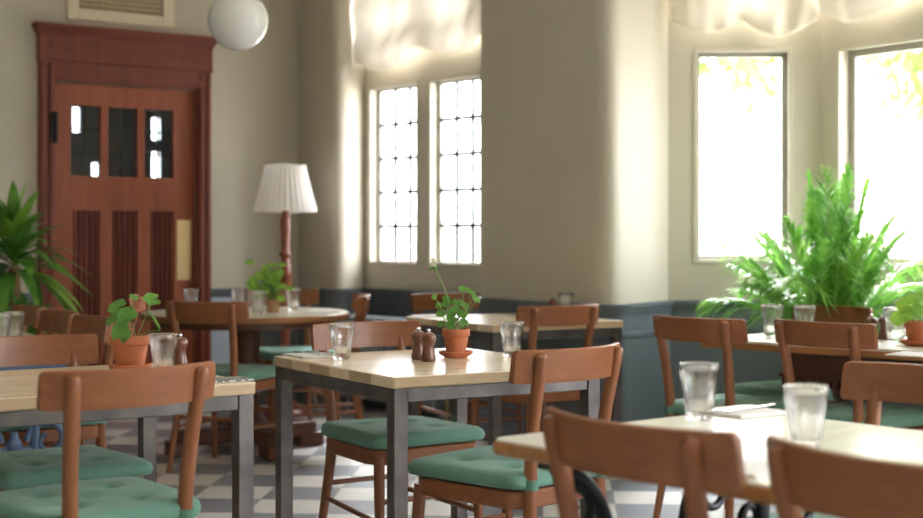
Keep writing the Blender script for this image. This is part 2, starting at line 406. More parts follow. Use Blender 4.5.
# ------------------------------------------------------------------ windows
def window(i, pl, t0, t1, z0, z1, cols=0, rows=0, depth=.10, fw=.03, name=None):
    w = sempty('window_%d' % i)
    def ring(bm, a0, a1, b0, b1, th, y0, y1):
        for (s0, s1, u0, u1) in ((a0, a0+th, b0, b1), (a1-th, a1, b0, b1), (a0+th, a1-th, b0, b0+th), (a0+th, a1-th, b1-th, b1)):
            p = [pl.p(s0, y0), pl.p(s1, y0), pl.p(s1, y1), pl.p(s0, y1)]
            prism(bm, [(q.x,q.y) for q in p], u0, u1)
    bm = B(); ring(bm, t0-.012, t1+.012, z0-.012, z1+.012, .024, .006, -.012); obj('surround', bm, 'stone', w, bev=.003)
    bm = B(); ring(bm, t0, t1, z0, z1, fw, -depth+.03, -depth); obj('frame', bm, 'casement', w, bev=.003)
    bm = B(); p = [pl.p(t0+fw*.5, -depth+.017), pl.p(t1-fw*.5, -depth+.017), pl.p(t1-fw*.5, -depth+.012), pl.p(t0+fw*.5, -depth+.012)]
    prism(bm, [(q.x,q.y) for q in p], z0+fw*.5, z1-fw*.5); obj('pane', bm, 'pane', w)
    if cols:
        bm = B(); lw = .012
        for k in range(1, cols):
            t = t0+fw+(t1-t0-2*fw)*k/cols
            p = [pl.p(t-lw, -depth+.022), pl.p(t+lw, -depth+.022), pl.p(t+lw, -depth+.008), pl.p(t-lw, -depth+.008)]
            prism(bm, [(q.x,q.y) for q in p], z0+fw, z1-fw)
        for k in range(1, rows):
            z = z0+fw+(z1-z0-2*fw)*k/rows
            p = [pl.p(t0+fw, -depth+.023), pl.p(t1-fw, -depth+.023), pl.p(t1-fw, -depth+.007), pl.p(t0+fw, -depth+.007)]
            prism(bm, [(q.x,q.y) for q in p], z-lw, z+lw)
        obj('leading', bm, 'lead', w)
    return w
window(1, LW, *lw1, SL, HEAD, 3, 5, .10, .022)
window(2, LW, *lw2, SL, HEAD, 3, 5, .10, .022)
window(3, WA, *wa, SR, HEAD+.01, 0, 0, .09, .034)
window(4, WB, *wb, SILL, HEAD, 0, 0, .12, .04)
window(5, WB, *wb2, SILL, HEAD, 0, 0, .12, .04)
k = 6
for pl, t in ((LW, lw1), (LW, lw2), (WA, wa), (WB, wb), (WB, wb2)):
    window(k, pl, t[0], t[1], UP0, UP1, 0, 0, .09, .03); k += 1
for h in hr: window(k, WR, h[0], h[1], h[2], h[3], 2, 2, .12, .05); k += 1  # off-view windows added to brighten the interior
WK = Plane(P10, P11-P10)
for h in hk: window(k, WK, h[0], h[1], h[2], h[3], 2, 2, .12, .05); k += 1

# ------------------------------------------------------------------ door with casing and entablature
door = sempty('door_1')
Dmat = Matrix(((DW.d.x, -DW.n.x, 0, DW.o.x), (DW.d.y, -DW.n.y, 0, DW.o.y), (0,0,1,0), (0,0,0,1)))   # local x along wall, -y into room
door.matrix_world = Dmat
def dz(x, y): return DW.z(x, y)
t0, t1 = door_t; zt = door_top
# leaf : stiles and rails around three lights and three tall panels
gl = [(DW.t(72), DW.t(102)), (DW.t(109.5), DW.t(138.5)), (DW.t(146), DW.t(174.5))]
pn = [(DW.t(74), DW.t(101)), (DW.t(113.5), DW.t(138.5)), (DW.t(152), DW.t(175))]
gz0, gz1 = dz(122, 176.5), dz(122, 107.5); pz0, pz1 = .22, dz(122, 210.5)
def holed(bm, x0, x1, z0, z1, holes, y0, y1):
    xs = sorted({x0, x1} | {h[i] for h in holes for i in (0,1)})
    for a, b in zip(xs, xs[1:]):
        sp = [(z0, z1)]
        for h in holes:
            if h[0] <= a+1e-6 and h[1] >= b-1e-6:
                sp = [q for s in sp for q in ((s[0], min(h[2], s[1])), (max(h[3], s[0]), s[1])) if q[1]-q[0] > 1e-4]
        for s in sp: box(bm, a, y0, s[0], b, y1, s[1])
bm = B(); holed(bm, t0+.004, t1-.004, .012, zt-.006, [(g[0], g[1], gz0, gz1) for g in gl]+[(p[0], p[1], pz0, pz1) for p in pn], .02, .062)
leaf_o = obj('door_leaf', bm, 'door', door, ang=30)
for (a, b) in pn:
    bm = B(); box(bm, a-.004, .045, pz0-.004, b+.004, .058, pz1+.004)
    n = 5; w_ = (b-a)/n
    for k in range(n):
        cx = a+w_*(k+.5)
        prism(bm, [(cx-w_*.46, .046), (cx-w_*.28, .030), (cx, .024), (cx+w_*.28, .030), (cx+w_*.46, .046)], pz0+.006, pz1-.006)
    obj('panel', bm, 'doorpanel', leaf_o)
for (a, b) in gl:
    bm = B(); box(bm, a-.004, .038, gz0-.004, b+.004, .043, gz1+.004); g = obj('light', bm, 'doorpane', leaf_o)
    bm = B()
    for k in (1,): 
        x = a+(b-a)*.48; box(bm, x-.004, .033, gz0, x+.004, .048, gz1)
    for k in (1, 2):
        z = gz0+(gz1-gz0)*k/3; box(bm, a, .032, z-.004, b, .049, z+.004)
    obj('leading', bm, 'lead', g)
px0, px1 = DW.t(178), DW.t(192)
bm = B(); box(bm, px0, .014, dz(183,280), px1, .02, dz(183,220))
for zz in (dz(183,277), dz(183,223)):
    lathe(bm, [(.006,0),(.004,.002),(0,.0025)], 10, ((px0+px1)/2, .0135, zz))
obj('push_plate', bm, 'brass', leaf_o, bev=.0015)
for yy in (128, 330):
    bm = B(); hx = DW.t(52); box(bm, hx-.032, -.068, dz(52,yy+15), hx+.016, -.045, dz(52,yy-15)); tube(bm, [(hx,-.068,dz(52,yy+16)), (hx,-.068,dz(52,yy-16))], .011, 10); box(bm, hx+.004, -.05, dz(52,yy+14), hx+.016, .02, dz(52,yy-14))
    obj('hinge', bm, 'blackmetal', door, bev=.002)
# casing
zh = DW.z(122, 66); ztop = DW.z(122, 31)
bm = B()
for a, b in ((cas_l, t0), (t1, cas_r)):
    box(bm, a, -.045, 0, b, -.001, zh)
    ia, ib = (b-.03, b) if a == cas_l else (a, a+.03)
    box(bm, a+.01, -.06, 0, a+.04, -.045, zh-.02); box(bm, b-.04, -.06, 0, b-.01, -.045, zh-.02)
box(bm, t0, -.045, zt, t1, -.001, zh); box(bm, t0-.02, -.062, zt+.02, t1+.02, -.045, zt+.055)
for a, b in ((t0-.012, t0+.003), (t1-.003, t1+.012)): box(bm, a, 0, 0, b, TH, zt)
obj('casing', bm, 'doordark', door, bev=.005)
bm = B(); box(bm, cas_l-.004, -.058, zh, cas_r+.004, -.001, ztop-.05)
box(bm, cas_l-.008, -.064, zh-.004, cas_r+.008, -.001, zh+.012)
for (a,b) in ((cas_l+.06, cas_r-.06),):
    z0_, z1_ = zh+.075, ztop-.11
    for s0,s1,u0,u1 in ((a,a+.014,z0_,z1_),(b-.014,b,z0_,z1_),(a+.014,b-.014,z0_,z0_+.014),(a+.014,b-.014,z1_-.014,z1_)): box(bm, s0, -.064, u0, s1, -.058, u1)
obj('header', bm, 'doordark', door, bev=.003)
bm = B()
for i_, (o_, z_) in enumerate(((.006,-.075),(.014,-.060),(.024,-.043),(.034,-.027))):
    box(bm, cas_l-.004-o_, -.058-o_, ztop+z_, cas_r+.004+o_, -.001, ztop+z_+.018+(.01 if i_==3 else 0))
obj('cornice', bm, 'doordark', door, bev=.006)
# dim lobby behind the door's lights, with small windows of its own
LB = Plane(DW.o - DW.n*1.5, DW.d)
bm = B(); lx0, lx1 = t0-.9, t1+.7
box(bm, lx0-.05, TH+.001, 0, lx0, 1.5, 2.65); box(bm, lx1, TH+.001, 0, lx1+.05, 1.5, 2.65); box(bm, lx0-.05, TH+.001, 2.65, lx1+.05, 1.55, 2.7)
lh = []
for xa, xb, ya, yb in ((73,80,132,107), (92,99,178,163), (152,160.5,140,118), (152,160.5,182,152)):
    lh.append((LB.t(xa), LB.t(xb), LB.z((xa+xb)/2, ya), LB.z((xa+xb)/2, yb)))
holed(bm, lx0, lx1, 0, 2.65, lh, 1.5, 1.55)
lob = struct(obj('wall_lobby', bm, 'lobby')); lob.matrix_world = Dmat
bm = B(); box(bm, lx0, TH+.0, -.06, lx1, 1.55, -.002); lf = struct(obj('floor_lobby', bm, 'darkwood')); lf.matrix_world = Dmat

# vent grille over the door
vz0, vz1 = DW.z(118, 24), DW.z(118, 24)+.42
va, vb = DW.t(66.5), DW.t(172.5)
vent = thing('air_vent', 'cream framed wall vent with woven mesh above the red door', 'vent', DW.p((va+vb)/2, 0, vz0), 0)
vent.rotation_euler = (0,0,math.atan2(DW.d.y, DW.d.x))
w_ = (vb-va)/2; hh = vz1-vz0
bm = B()
fwv = .075
for s in ((-w_,-w_+fwv,0,hh),(w_-fwv,w_,0,hh),(-w_+fwv,w_-fwv,0,fwv),(-w_+fwv,w_-fwv,hh-fwv,hh)): box(bm, s[0], -.03, s[2], s[1], -.001, s[3])
obj('frame', bm, 'vent', vent, bev=.004)
bm = B(); box(bm, -w_+fwv, -.006, fwv, w_-fwv, -.001, hh-fwv); obj('backing', bm, 'ventback', vent)
bm = B()
nx = 24; iw = 2*(w_-fwv)
for k in range(1, nx):
    x = -w_+fwv+iw*k/nx; box(bm, x-.005, -.014, fwv, x+.005, -.009, hh-fwv)
nz_ = 9
for k in range(1, nz_):
    z = fwv+(hh-2*fwv)*k/nz_; box(bm, -w_+fwv, -.018, z-.005, w_-fwv, -.013, z+.005)
obj('mesh_grille', bm, 'ventmesh', vent)

# ------------------------------------------------------------------ blinds
def blind(name, label, pl, ta, tb, zb, zt_, seed, scal, off=.07, tilt=0):
    rnd = random.Random(seed)
    w = tb-ta; c = pl.p((ta+tb)/2, off)
    o = thing(name, label, 'blind', (c.x, c.y, zb), math.atan2(pl.d.y, pl.d.x), 'gathered cream blinds over the bay windows')
    nx, nz = 64, 40; bm = B(); hgt = zt_-zb; vs = []
    ph = [rnd.uniform(0, 6.28) for _ in range(6)]
    for j in range(nz+1):
        s = j/nz; row = []
        for i in range(nx+1):
            u = i/nx
            sc = scal*abs(math.sin(PI*u*2))                     # swags between the cords
            z = hgt*s + tilt*u*(1-s) - sc*(1-s)**2 + .012*math.sin(11*u+ph[0])*(1-s)
            bil = .045*math.exp(-((s-.10)/.12)**2) + .035*math.exp(-((s-.42)/.12)**2) + .028*math.exp(-((s-.72)/.14)**2)
            y = -.02 - bil*(.6+.5*abs(math.sin(PI*u*2))) - .012*math.sin(24*u+ph[1]+3*s)*(1-s) - .008*math.sin(41*u+ph[2]-7*s) - .015*math.sin(9*u+ph[3]+9*s)
            flare = 1+.025*math.exp(-((s-.1)/.15)**2)+.03*s
            row.append(bm.verts.new(((u-.5)*w*flare, y, z)))
        vs.append(row)
    for j in range(nz):
        for i in range(nx): bm.faces.new((vs[j][i], vs[j][i+1], vs[j+1][i+1], vs[j+1][i]))
    # turned-under hem
    hem = [bm.verts.new((v.co.x, v.co.y+.045, v.co.z+.03)) for v in vs[0]]
    for i in range(nx): bm.faces.new((vs[0][i], hem[i], hem[i+1], vs[0][i+1]))
    f = obj('fabric', bm, 'blind', o, ang=180)
    bm = B(); box(bm, -w/2, -.02, hgt-.01, w/2, .03, hgt+.03); obj('headrail', bm, 'vent', o, bev=.003)
    return o
blind('roman_blind', 'cream gathered blind over the twin leaded windows', LW, .06, 1.38, 2.315, 3.16, 3, .075, .10, .10)
blind('roman_blind', 'cream scalloped blind above the plain window nearest the pier', WA, WA.t(670), WA.t(812), 2.335, 3.16, 5, .08, .07, -.02)
blind('roman_blind', 'cream scalloped blind above the window behind the palm', WB, .10, 1.20, 2.355, 3.16, 9, .07)

# ------------------------------------------------------------------ globe pendant
gp = Vector((ray(238)*7.0, 7.0, 2.238))
pend = thing('pendant_lamp', 'round white opal globe pendant hanging near the door', 'pendant lamp', (gp.x, gp.y, ZC), 0)
bm = B(); r = .150; lathe(bm, [(0,-r)]+[(r*math.sin(PI*k/20), -r*math.cos(PI*k/20)) for k in range(1,20)]+[(.03,r*.985)], 36, (0,0,gp.z-ZC)); obj('globe', bm, 'globe', pend, ang=180)
bm = B(); lathe(bm, [(.045,r*.95),(.045,r+.04),(.012,r+.06)], 20, (0,0,gp.z-ZC)); obj('gallery', bm, 'brass', pend)
bm = B(); tube(bm, [(0,0,gp.z-ZC+r+.05),(0,0,-.02)], .006); obj('rod', bm, 'brass', pend)
bm = B(); lathe(bm, [(.06,0),(.05,-.03),(.01,-.035)], 20); obj('ceiling_rose', bm, 'brass', pend)

# ------------------------------------------------------------------ chair
def make_chair():
    t = thing('dining_chair', '', 'chair', (0,0,0), 0, 'brown bentwood dining chairs')
    HW = .2275
    # curved back rail
    bm = B(); n = 20; secs = []
    def rail_y(x): return -.284 + .038*(x/.166)**2
    xs_ = [HW*(1-q) for q in (0,.003,.010,.022,.038,.053)]; xs_ = [-q for q in xs_] + [HW*.93*(-1+2*i/n) for i in range(1,n)] + xs_[::-1]
    for x in xs_:
        y = rail_y(x); th = .009; secs.append(None)
        e = min(1, (HW-abs(x))/.011); cut = .011*(1-math.sqrt(max(0, 1-(1-e)**2)))
        z0, z1 = .747+cut, .841-cut
        ln = .011  # slight backward lean
        pr = [(y+th, z0), (y-th, z0), (y-th-ln*.6, (z0+z1)/2), (y-th-ln, z1-.004), (y-th-ln+.004, z1), (y+th-ln-.004, z1), (y+th-ln, z1-.004), (y+th-ln*.6, (z0+z1)/2)]
        secs[-1] = [bm.verts.new((x, p[0], p[1])) for p in pr]
    for A, Bq in zip(secs, secs[1:]):
        for k in range(len(A)): bm.faces.new((A[k], A[(k+1)%len(A)], Bq[(k+1)%len(A)], Bq[k]))
    bm.faces.new(secs[0]); bm.faces.new(secs[-1][::-1])
    obj('backrest', bm, 'wood_x', t, ang=35)
    for s in (-1, 1):
        bm = B(); pts = spline([(s*.185,-.268,0), (s*.165,-.234,.22), (s*.150,-.214,.43), (s*.156,-.230,.62), (s*.166,-.271,.822)], 20)
        m_ = len(pts)
        tube(bm, pts + [Vector((s*.1663,-.2722,.8285)), Vector((s*.1664,-.2726,.832))], [.0135+.0065*min(1,i/(m_*.45)) if i < m_*.5 else .020-.0015*(i/m_) for i in range(m_)]+[.0150,.0075], 16)
        obj('back_post', bm, 'wood_z', t)
    for s in (-1, 1):
        bm = B(); tube(bm, spline([(s*.204,.215,0), (s*.198,.200,.25), (s*.192,.188,.42)], 10), [.0125,.0135,.0145,.0155,.0165,.0175,.0182,.0185,.019,.019,.019][:11], 14)
        obj('leg', bm, 'wood_z', t)
    # bent seat ring
    def outline(w, d0, d1, r, k=7):
        pts = []
        for cx, cy, a0 in ((w-r, d1-r, 0), (-w+r, d1-r, PI/2), (-w*.9+r*.7, d0+r*.7, PI), (w*.9-r*.7, d0+r*.7, 3*PI/2)):
            rr = r if cy > 0 else r*.7
            for i in range(k): a = a0+PI/2*i/(k-1); pts.append((cx+rr*math.cos(a), cy+rr*math.sin(a)))
        return pts
    bm = B(); prism(bm, outline(.222, -.215, .225, .10), .392, .444); obj('seat_frame', bm, 'wood_x', t, bev=.006)
    # tufted cushion
    bm = B(); n = 30; w, d = .232, .226; top = []; bot = []
    tufts = [(-.088,-.09), (.088,-.09), (-.092,.09), (.092,.09), (0,0)]
    for j in range(n+1):
        rt, rb = [], []
        for i in range(n+1):
            u, v = -1+2*i/n, -1+2*j/n
            uu = math.copysign(abs(u)**.75, u); vv = math.copysign(abs(v)**.75, v)
            k = .80 if v > 0 else .9
            f = 1/ max(1e-6, (abs(uu)**9+abs(vv)**9)**(1/9)) if (uu or vv) else 1
            m_ = max(abs(uu), abs(vv)); x, y = uu*f*m_*w*(1-.05*(1-vv)), vv*f*m_*d
            e = max(0, 1-m_**7)**.36
            z = .484+.014*e
            for (a, b) in tufts:
                q = math.hypot(x-a, y-b); z -= .020*math.exp(-(q/.022)**2)+.006*math.exp(-(q/.055)**2)
            z += .003*math.sin(9*x+4*y)
            z = max(z, .470)
            rt.append(bm.verts.new((x, y+.004, z))); rb.append(bm.verts.new((x, y+.004, .452-.006*e)))
        top.append(rt); bot.append(rb)
    for j in range(n):
        for i in range(n):
            bm.faces.new((top[j][i], top[j][i+1], top[j+1][i+1], top[j+1][i])); bm.faces.new((bot[j][i], bot[j+1][i], bot[j+1][i+1], bot[j][i+1]))
    rim = [(0,i) for i in range(n)]+[(j,n) for j in range(n)]+[(n,i) for i in range(n,0,-1)]+[(j,0) for j in range(n,0,-1)]
    mid = []
    for (j, i) in rim:
        a_, b_ = top[j][i].co, bot[j][i].co; mid.append(bm.verts.new((a_.x*1.018, .004+(a_.y-.004)*1.018, (a_.z+b_.z)/2)))
    for q in range(len(rim)):
        q2 = (q+1)%len(rim); (j,i),(j2,i2) = rim[q], rim[q2]
        bm.faces.new((top[j][i], mid[q], mid[q2], top[j2][i2])); bm.faces.new((mid[q], bot[j][i], bot[j2][i2], mid[q2]))
    cu = obj('seat_cushion', bm, 'cushion', t, ang=180)
    for s in (-1, 1):
        bm = B(); cx, cy, r = s*.151, -.216, .0235; zt0, zt1 = .447, .476
        loop = [(cx+r*math.cos(a), cy+r*math.sin(a)) for a in [PI+ .35 + (PI-.0)*i/10 - (0 if s<0 else .7) for i in range(11)]]
        loop = [(loop[0][0], cy+.05)] + loop + [(loop[-1][0], cy+.05)]
        a_ = [bm.verts.new((p[0],p[1],zt0)) for p in loop]; b_ = [bm.verts.new((p[0],p[1],zt1)) for p in loop]
        c_ = [bm.verts.new((cx+(p[0]-cx)*.88,p[1]+.002,zt0)) for p in loop]; d_ = [bm.verts.new((cx+(p[0]-cx)*.88,p[1]+.002,zt1)) for p in loop]
        for i in range(len(loop)-1):
            bm.faces.new((a_[i],a_[i+1],b_[i+1],b_[i])); bm.faces.new((c_[i+1],c_[i],d_[i],d_[i+1])); bm.faces.new((b_[i],b_[i+1],d_[i+1],d_[i])); bm.faces.new((a_[i+1],a_[i],c_[i],c_[i+1]))
        obj('strap', bm, 'strap', cu, ang=60)
    for s in (-1, 1):
        bm = B(); tube(bm, [(s*.200,.205,.20), (s*.168,-.234,.22)], .0095, 10); obj('stretcher', bm, 'wood_z', t)
    for (y, z, xx) in ((.200,.27,.197), (-.228,.27,.165)):
        bm = B(); tube(bm, [(-xx,y,z), (xx,y,z)], .0095, 10); obj('stretcher', bm, 'wood_x', t)
    return t
chair0 = make_chair(); first = [True]
def chair(label, xl, xr, phi, toward=False, d=None, W=.455, shift=0):
    """place a chair so its top rail spans the measured columns; toward = it faces the viewer"""
    p = math.radians(phi); a = ray(xl)
    dl = d if d else W*(math.cos(p)-ray(xr)*math.sin(p))/(ray(xr)-a)
    dl += shift; L = Vector((a*dl, dl)); mid = L + Vector((math.cos(p), math.sin(p)))*W/2
    rz = p + (PI if toward else 0)
    face = Vector((-math.sin(rz), math.cos(rz)))
    pos = mid + face*.213
    if first[0]:
        first[0] = False; chair0.location = (pos.x, pos.y, 0); chair0.rotation_euler = (0,0,rz); chair0['label'] = label; return chair0
    return dup(chair0, label, (pos.x, pos.y, 0), rz)
chair('brown chair, back to us, at the steel table with the pink-flowered plant', 38, 212, 39)
chair('brown chair facing us across the steel table with the pink-flowered plant', -46, 91, 37, True, d=4.22)
chair('brown chair, back to us, turned askew at the central steel table', 511, 615, 45)
chair('brown chair facing us across the central steel table, behind its tumbler', 313, 417, 34, True, d=4.98)
chair('brown chair, back to us, at the steel table against the pier', 516.5, 594, 31.5, d=6.36)
chair('brown chair on the far side of the steel table against the pier', 412, 476, 36, True, d=7.69)
chair('brown chair, back to us, at the pier end of the long oak table', 656, 746, -49, shift=-.05)
chair('brown chair, back to us, in the middle of the long oak table', 777, 877, -52)
chair('brown chair on the far side of the long oak table, in front of the palm', 793, 873, -57, True, d=6.52)
chair('brown chair at the corner of the iron-based white table, back to us', 552.5, 737, -52, shift=-.07)
chair('brown chair with only its back rail showing before the white iron-based table', 774, 990, -55, d=2.22)
chair('brown chair facing us across the iron-based white table', 842.5, 990, -54, True, d=3.51)
chair('brown chair, back to us, in front of the round table by the lamp', 167, 248.5, -20)
chair('brown chair behind the round table, under the floor lamp', 247, 312, 24, True, d=8.4)
e6 = dup(chair0, 'brown chair seen side-on at the round table, nearest the radiator', (-.60-.20, 7.75-.10, 0), math.radians(97))
chair('brown chair of the row of three that stands behind the pink-flowered plant', 72.3, 110, -59, True, d=5.65)
chair('middle brown chair of the row of three between the dracaena and the white table', 40, 80, -59, True, d=6.08)
chair('last brown chair of the row of three, right under the dracaena', 11, 50, -59, True, d=6.51)

# ------------------------------------------------------------------ tables
def steel_table(label, corner, ang, su, sv, t=.034):
    """corner: the near corner at floor level; u runs right-away, v left-away"""
    o = thing('dining_table', label, 'table', (corner.x, corner.y, 0), ang, 'steel-legged tables with pale wood tops')
    bm = B(); box(bm, 0, 0, .75-t, su, sv, .75); obj('tabletop', bm, 'palewood', o, bev=.005, seg=3)
    L = .046; zt_ = .75-t
    for x in (.004, su-L-.004):
        for y in (.004, sv-L-.004):
            bm = B(); box(bm, x, y, 0, x+L, y+L, zt_); obj('leg', bm, 'steel', o, bev=.003)
    for (x0,y0,x1,y1) in ((.05,.008,su-.05,.044), (.05,sv-.044,su-.05,sv-.008), (.008,.05,.044,sv-.05), (su-.044,.05,su-.008,sv-.05)):
        bm = B(); box(bm, x0, y0, zt_-.042, x1, y1, zt_); obj('frame_rail', bm, 'steel', o, bev=.003)
    return o
steel_table('central steel-legged table with pale plank top holding the flowering geranium', at(393.5, 377.5), math.radians(31.3), .745, .85)
steel_table('steel-legged table with pale plank top holding the pink-flowered potted plant', Vector((-.571, 3.89)) - Vector((math.cos(.61), math.sin(.61)))*.84, .61, .84, .74)
T4c = Vector((ray(493)*6.42, 6.42)); steel_table('steel-legged table with pale top standing against the pier between the bays', T4c, math.radians(31), .75, .835)

# round table by the lamp
T3c = Vector((ray(246)*7.6, 7.6))
o = thing('round_table', 'round white-topped table on dark wooden pedestal in front of the floor lamp', 'table', (T3c.x, T3c.y, 0), .4)
bm = B(); R_ = .555; lathe(bm, [(R_-.01,.722),(R_,.728),(R_,.744),(R_-.006,.75)], 72); tp = obj('tabletop', bm, 'whitetop', o)
bm = B(); lathe(bm, [(R_+.004,.716),(R_+.006,.72),(R_+.006,.742),(R_+.001,.746),(R_,.72)], 72); obj('edge_band', bm, 'midwood', tp)
bm = B(); lathe(bm, [(R_-.06,.68),(R_-.06,.716)], 48); obj('apron', bm, 'darkwood', o)
bm = B(); lathe(bm, [(.12,.12),(.12,.16),(.08,.2),(.07,.3),(.09,.42),(.075,.52),(.085,.64),(.13,.68)], 10); obj('pedestal', bm, 'darkwood', o)
for kx in range(4):
    a = kx*PI/2+.15; bm = B(); mt = Matrix.Rotation(a, 4, 'Z')
    box(bm, .06, -.05, .055, .40, .05, .135, mt); box(bm, .30, -.06, 0, .44, .06, .075, mt); obj('foot', bm, 'darkwood', o, bev=.008)

# long oak table before the palm
ang5 = math.atan2(-.68, .73); T5 = Vector((1.0, 5.85)); L5, W5, Z5 = 1.9, .70, .73
o = thing('refectory_table', 'long oak table with scrubbed top and toothed dark apron in front of the palm', 'table', (T5.x, T5.y, 0), ang5)
bm = B(); box(bm, 0.004, 0.004, Z5-.01, L5-.004, W5-.004, Z5); tp = obj('tabletop', bm, 'whitetop', o, bev=.002)
bm = B(); box(bm, 0, 0, Z5-.038, L5, W5, Z5-.0095); obj('edge_board', bm, 'midwood', tp, bev=.005)
bm = B()
ax0, ax1, ay0, ay1 = .32, L5-.3, .12, W5-.12
box(bm, ax0, ay0, .575, ax1, ay0+.03, Z5-.038); box(bm, ax0, ay1-.03, .575, ax1, ay1, Z5-.038); box(bm, ax0, ay0+.03, .575, ax0+.03, ay1-.03, Z5-.038); box(bm, ax1-.03, ay0+.03, .575, ax1, ay1-.03, Z5-.038)
nd = 30
for k in range(nd):
    x = ax0+(ax1-ax0)*(k+.5)/nd; box(bm, x-.012, ay0-.012, .545, x+.012, ay0+.03, .585)
for k in range(14):
    y = ay0+(ay1-ay0)*(k+.5)/14; box(bm, ax0-.012, y-.012, .545, ax0+.03, y+.012, .585)
box(bm, ax0-.014, ay0-.014, .585, ax1+.014, ay1+.014, .60)
obj('apron', bm, 'darkwood', o, bev=.002)
for x in (.49, .62, ax1-.20, ax1-.07):
    for y in (.305,):
        bm = B(); lathe(bm, [(.05,0),(.05,.08),(.035,.1),(.03,.16),(.05,.3),(.055,.38),(.03,.48),(.045,.5),(.045,.585)], 16, (x,y,0)); obj('leg', bm, 'darkwood', o)

# scrollwork helper for the iron bases
def scroll(bm, c, r0, turns, rad, a0, flip=1, plane='xz', n=26):
    pts = []
    for i in range(n+1):
        s = i/n; a = a0 + flip*turns*2*PI*s; r = r0*(1-.75*s)
        pts.append((c[0]+r*math.cos(a), c[1], c[2]+r*math.sin(a)))
    tube(bm, pts, [rad*(1-.3*i/n) for i in range(n+1)], 8)
def iron_end(o, m, y, w, zt_, name='end_frame', xo=0):
    """cast end frame in the local xz plane at given y, centred on x = 0"""
    bm = B()
    box(bm, -w, y-.02, zt_-.03, w, y+.02, zt_)
    for s in (-1, 1):
        tube(bm, spline([(s*w*.9,y,zt_-.03), (s*w*.62,y,zt_-.07), (s*w*.42,y,zt_-.16), (s*w*.36,y,.38), (s*w*.50,y,.18), (s*w*.95,y,.02)], 26), .017, 10)
        scroll(bm, (s*w*.60, y, .42), .075, 1.2, .013, PI if s > 0 else 0, -s)
        scroll(bm, (s*w*.72, y, zt_-.13), .055, 1.1, .011, PI/2, s)
        scroll(bm, (s*w*.30, y, .16), .075, 1.1, .011, -PI/2, s)
        lathe(bm, [(.03,0),(.03,.012),(.016,.03)], 12, (s*w*.95, y, 0))
    tube(bm, [(-w*.36,y,.39), (w*.36,y,.39)], .013, 8)
    lathe(bm, [(.0,-.03),(.028,-.012),(.03,.015),(.018,.03),(.014,.055),(0,.06)], 12, (0,y,.40))
    pts = [(w*.33*math.cos(a), y, .40+.13*math.sin(a)) for a in [PI*i/16 for i in range(17)]]; tube(bm, pts, .011, 8)
    bmesh.ops.translate(bm, vec=(xo,0,0), verts=bm.verts)
    return obj(name, bm, m, o)
# white-topped table on black iron base
T6c = Vector((.050, 2.80)); u6 = Vector((.774, .633)); a6 = math.atan2(u6.y, u6.x); W6, L6 = .775, 1.3
o = thing('pub_table', 'white-topped table with rounded brown edge on a black scrolled cast iron base', 'table', (T6c.x, T6c.y, 0), a6)
def rrect(x0, y0, x1, y1, r, k=8):
    pts = []
    for cx, cy, a0 in ((x1-r, y1-r, 0), (x0+r, y1-r, PI/2), (x0+r, y0+r, PI), (x1-r, y0+r, 1.5*PI)):
        for i in range(k): a = a0+PI/2*i/(k-1); pts.append((cx+r*math.cos(a), cy+r*math.sin(a)))
    return pts
bm = B(); prism(bm, rrect(.006, -L6+.006, W6-.006, -.006, .026), .738, .75); tp = obj('tabletop', bm, 'whitetop', o, bev=.002)
bm = B(); prism(bm, rrect(0, -L6, W6, 0, .03), .717, .7475); obj('edge', bm, 'rounded_edge', tp, bev=.012, seg=4)
ctr = bpy.data.objects.new('iron_base', None); C.objects.link(ctr); ctr.parent = o; ctr.location = (W6/2, 0, 0)
iron_end(ctr, 'iron', -.075, .30, .717); iron_end(ctr, 'iron', -.30, .12, .717, xo=.15); iron_end(ctr, 'iron', -1.235, .30, .717)
bm = B()
box(bm, -.012, -1.22, .69, .012, -.075, .716); obj('tie_bar', bm, 'iron', ctr)
# white table on the blue iron base
f7 = Vector((-.857, -.515)); e7 = Vector((-.515, .857)); T7 = Vector((-1.295, 5.14)) + f7*.06
a7 = math.atan2(-f7.y, -f7.x)
o = thing('pub_table', 'pale-topped table on a blue scrolled cast iron base beside the dracaena', 'table', (T7.x, T7.y, 0), a7)
bm = B(); box(bm, -.62+.004, .004, .738, -.004, 1.7-.004, .75); tp = obj('tabletop', bm, 'whitetop', o, bev=.002)
bm = B(); box(bm, -.62, 0, .70, 0, 1.7, .7395); obj('edge_board', bm, 'midwood', tp, bev=.004)
ctr = bpy.data.objects.new('iron_base', None); C.objects.link(ctr); ctr.parent = o; ctr.location = (-.27, 0, 0)
iron_end(ctr, 'blueiron', .045, .20, .70); iron_end(ctr, 'blueiron', 1.64, .20, .70)
bm = B(); tube(bm, [(0,.045,.11), (0,1.64,.11)], .014, 8); obj('tie_bar', bm, 'blueiron', ctr)

# ------------------------------------------------------------------ floor lamp
lp = Vector((ray(285.5)*9.1, 9.1))
o = thing('floor_lamp', 'turned wooden floor lamp with pleated white shade in the corner', 'floor lamp', (lp.x, lp.y, 0))
bm = B(); lathe(bm, [(.17,0),(.175,.02),(.16,.04),(.10,.06),(.06,.09),(.04,.12)], 32); obj('base', bm, 'lampwood', o)
bm = B(); zs = []
prof = [(.04,.12),(.028,.16),(.045,.2),(.05,.24),(.028,.28),(.026,.5),(.034,.6),(.026,.66),(.045,.7),(.045,.74),(.026,.78),(.036,.86),(.036,.95),(.024,1.02),(.042,1.04),(.024,1.07),(.030,1.16),(.034,1.26),(.022,1.32),(.016,1.36),(.014,1.40)]
lathe(bm, prof, 20); obj('pole', bm, 'lampwood', o)
sz0, sz1 = H+(HOR-212)*9.1/F, H+(HOR-165)*9.1/F
bm = B(); n = 120; ri = []
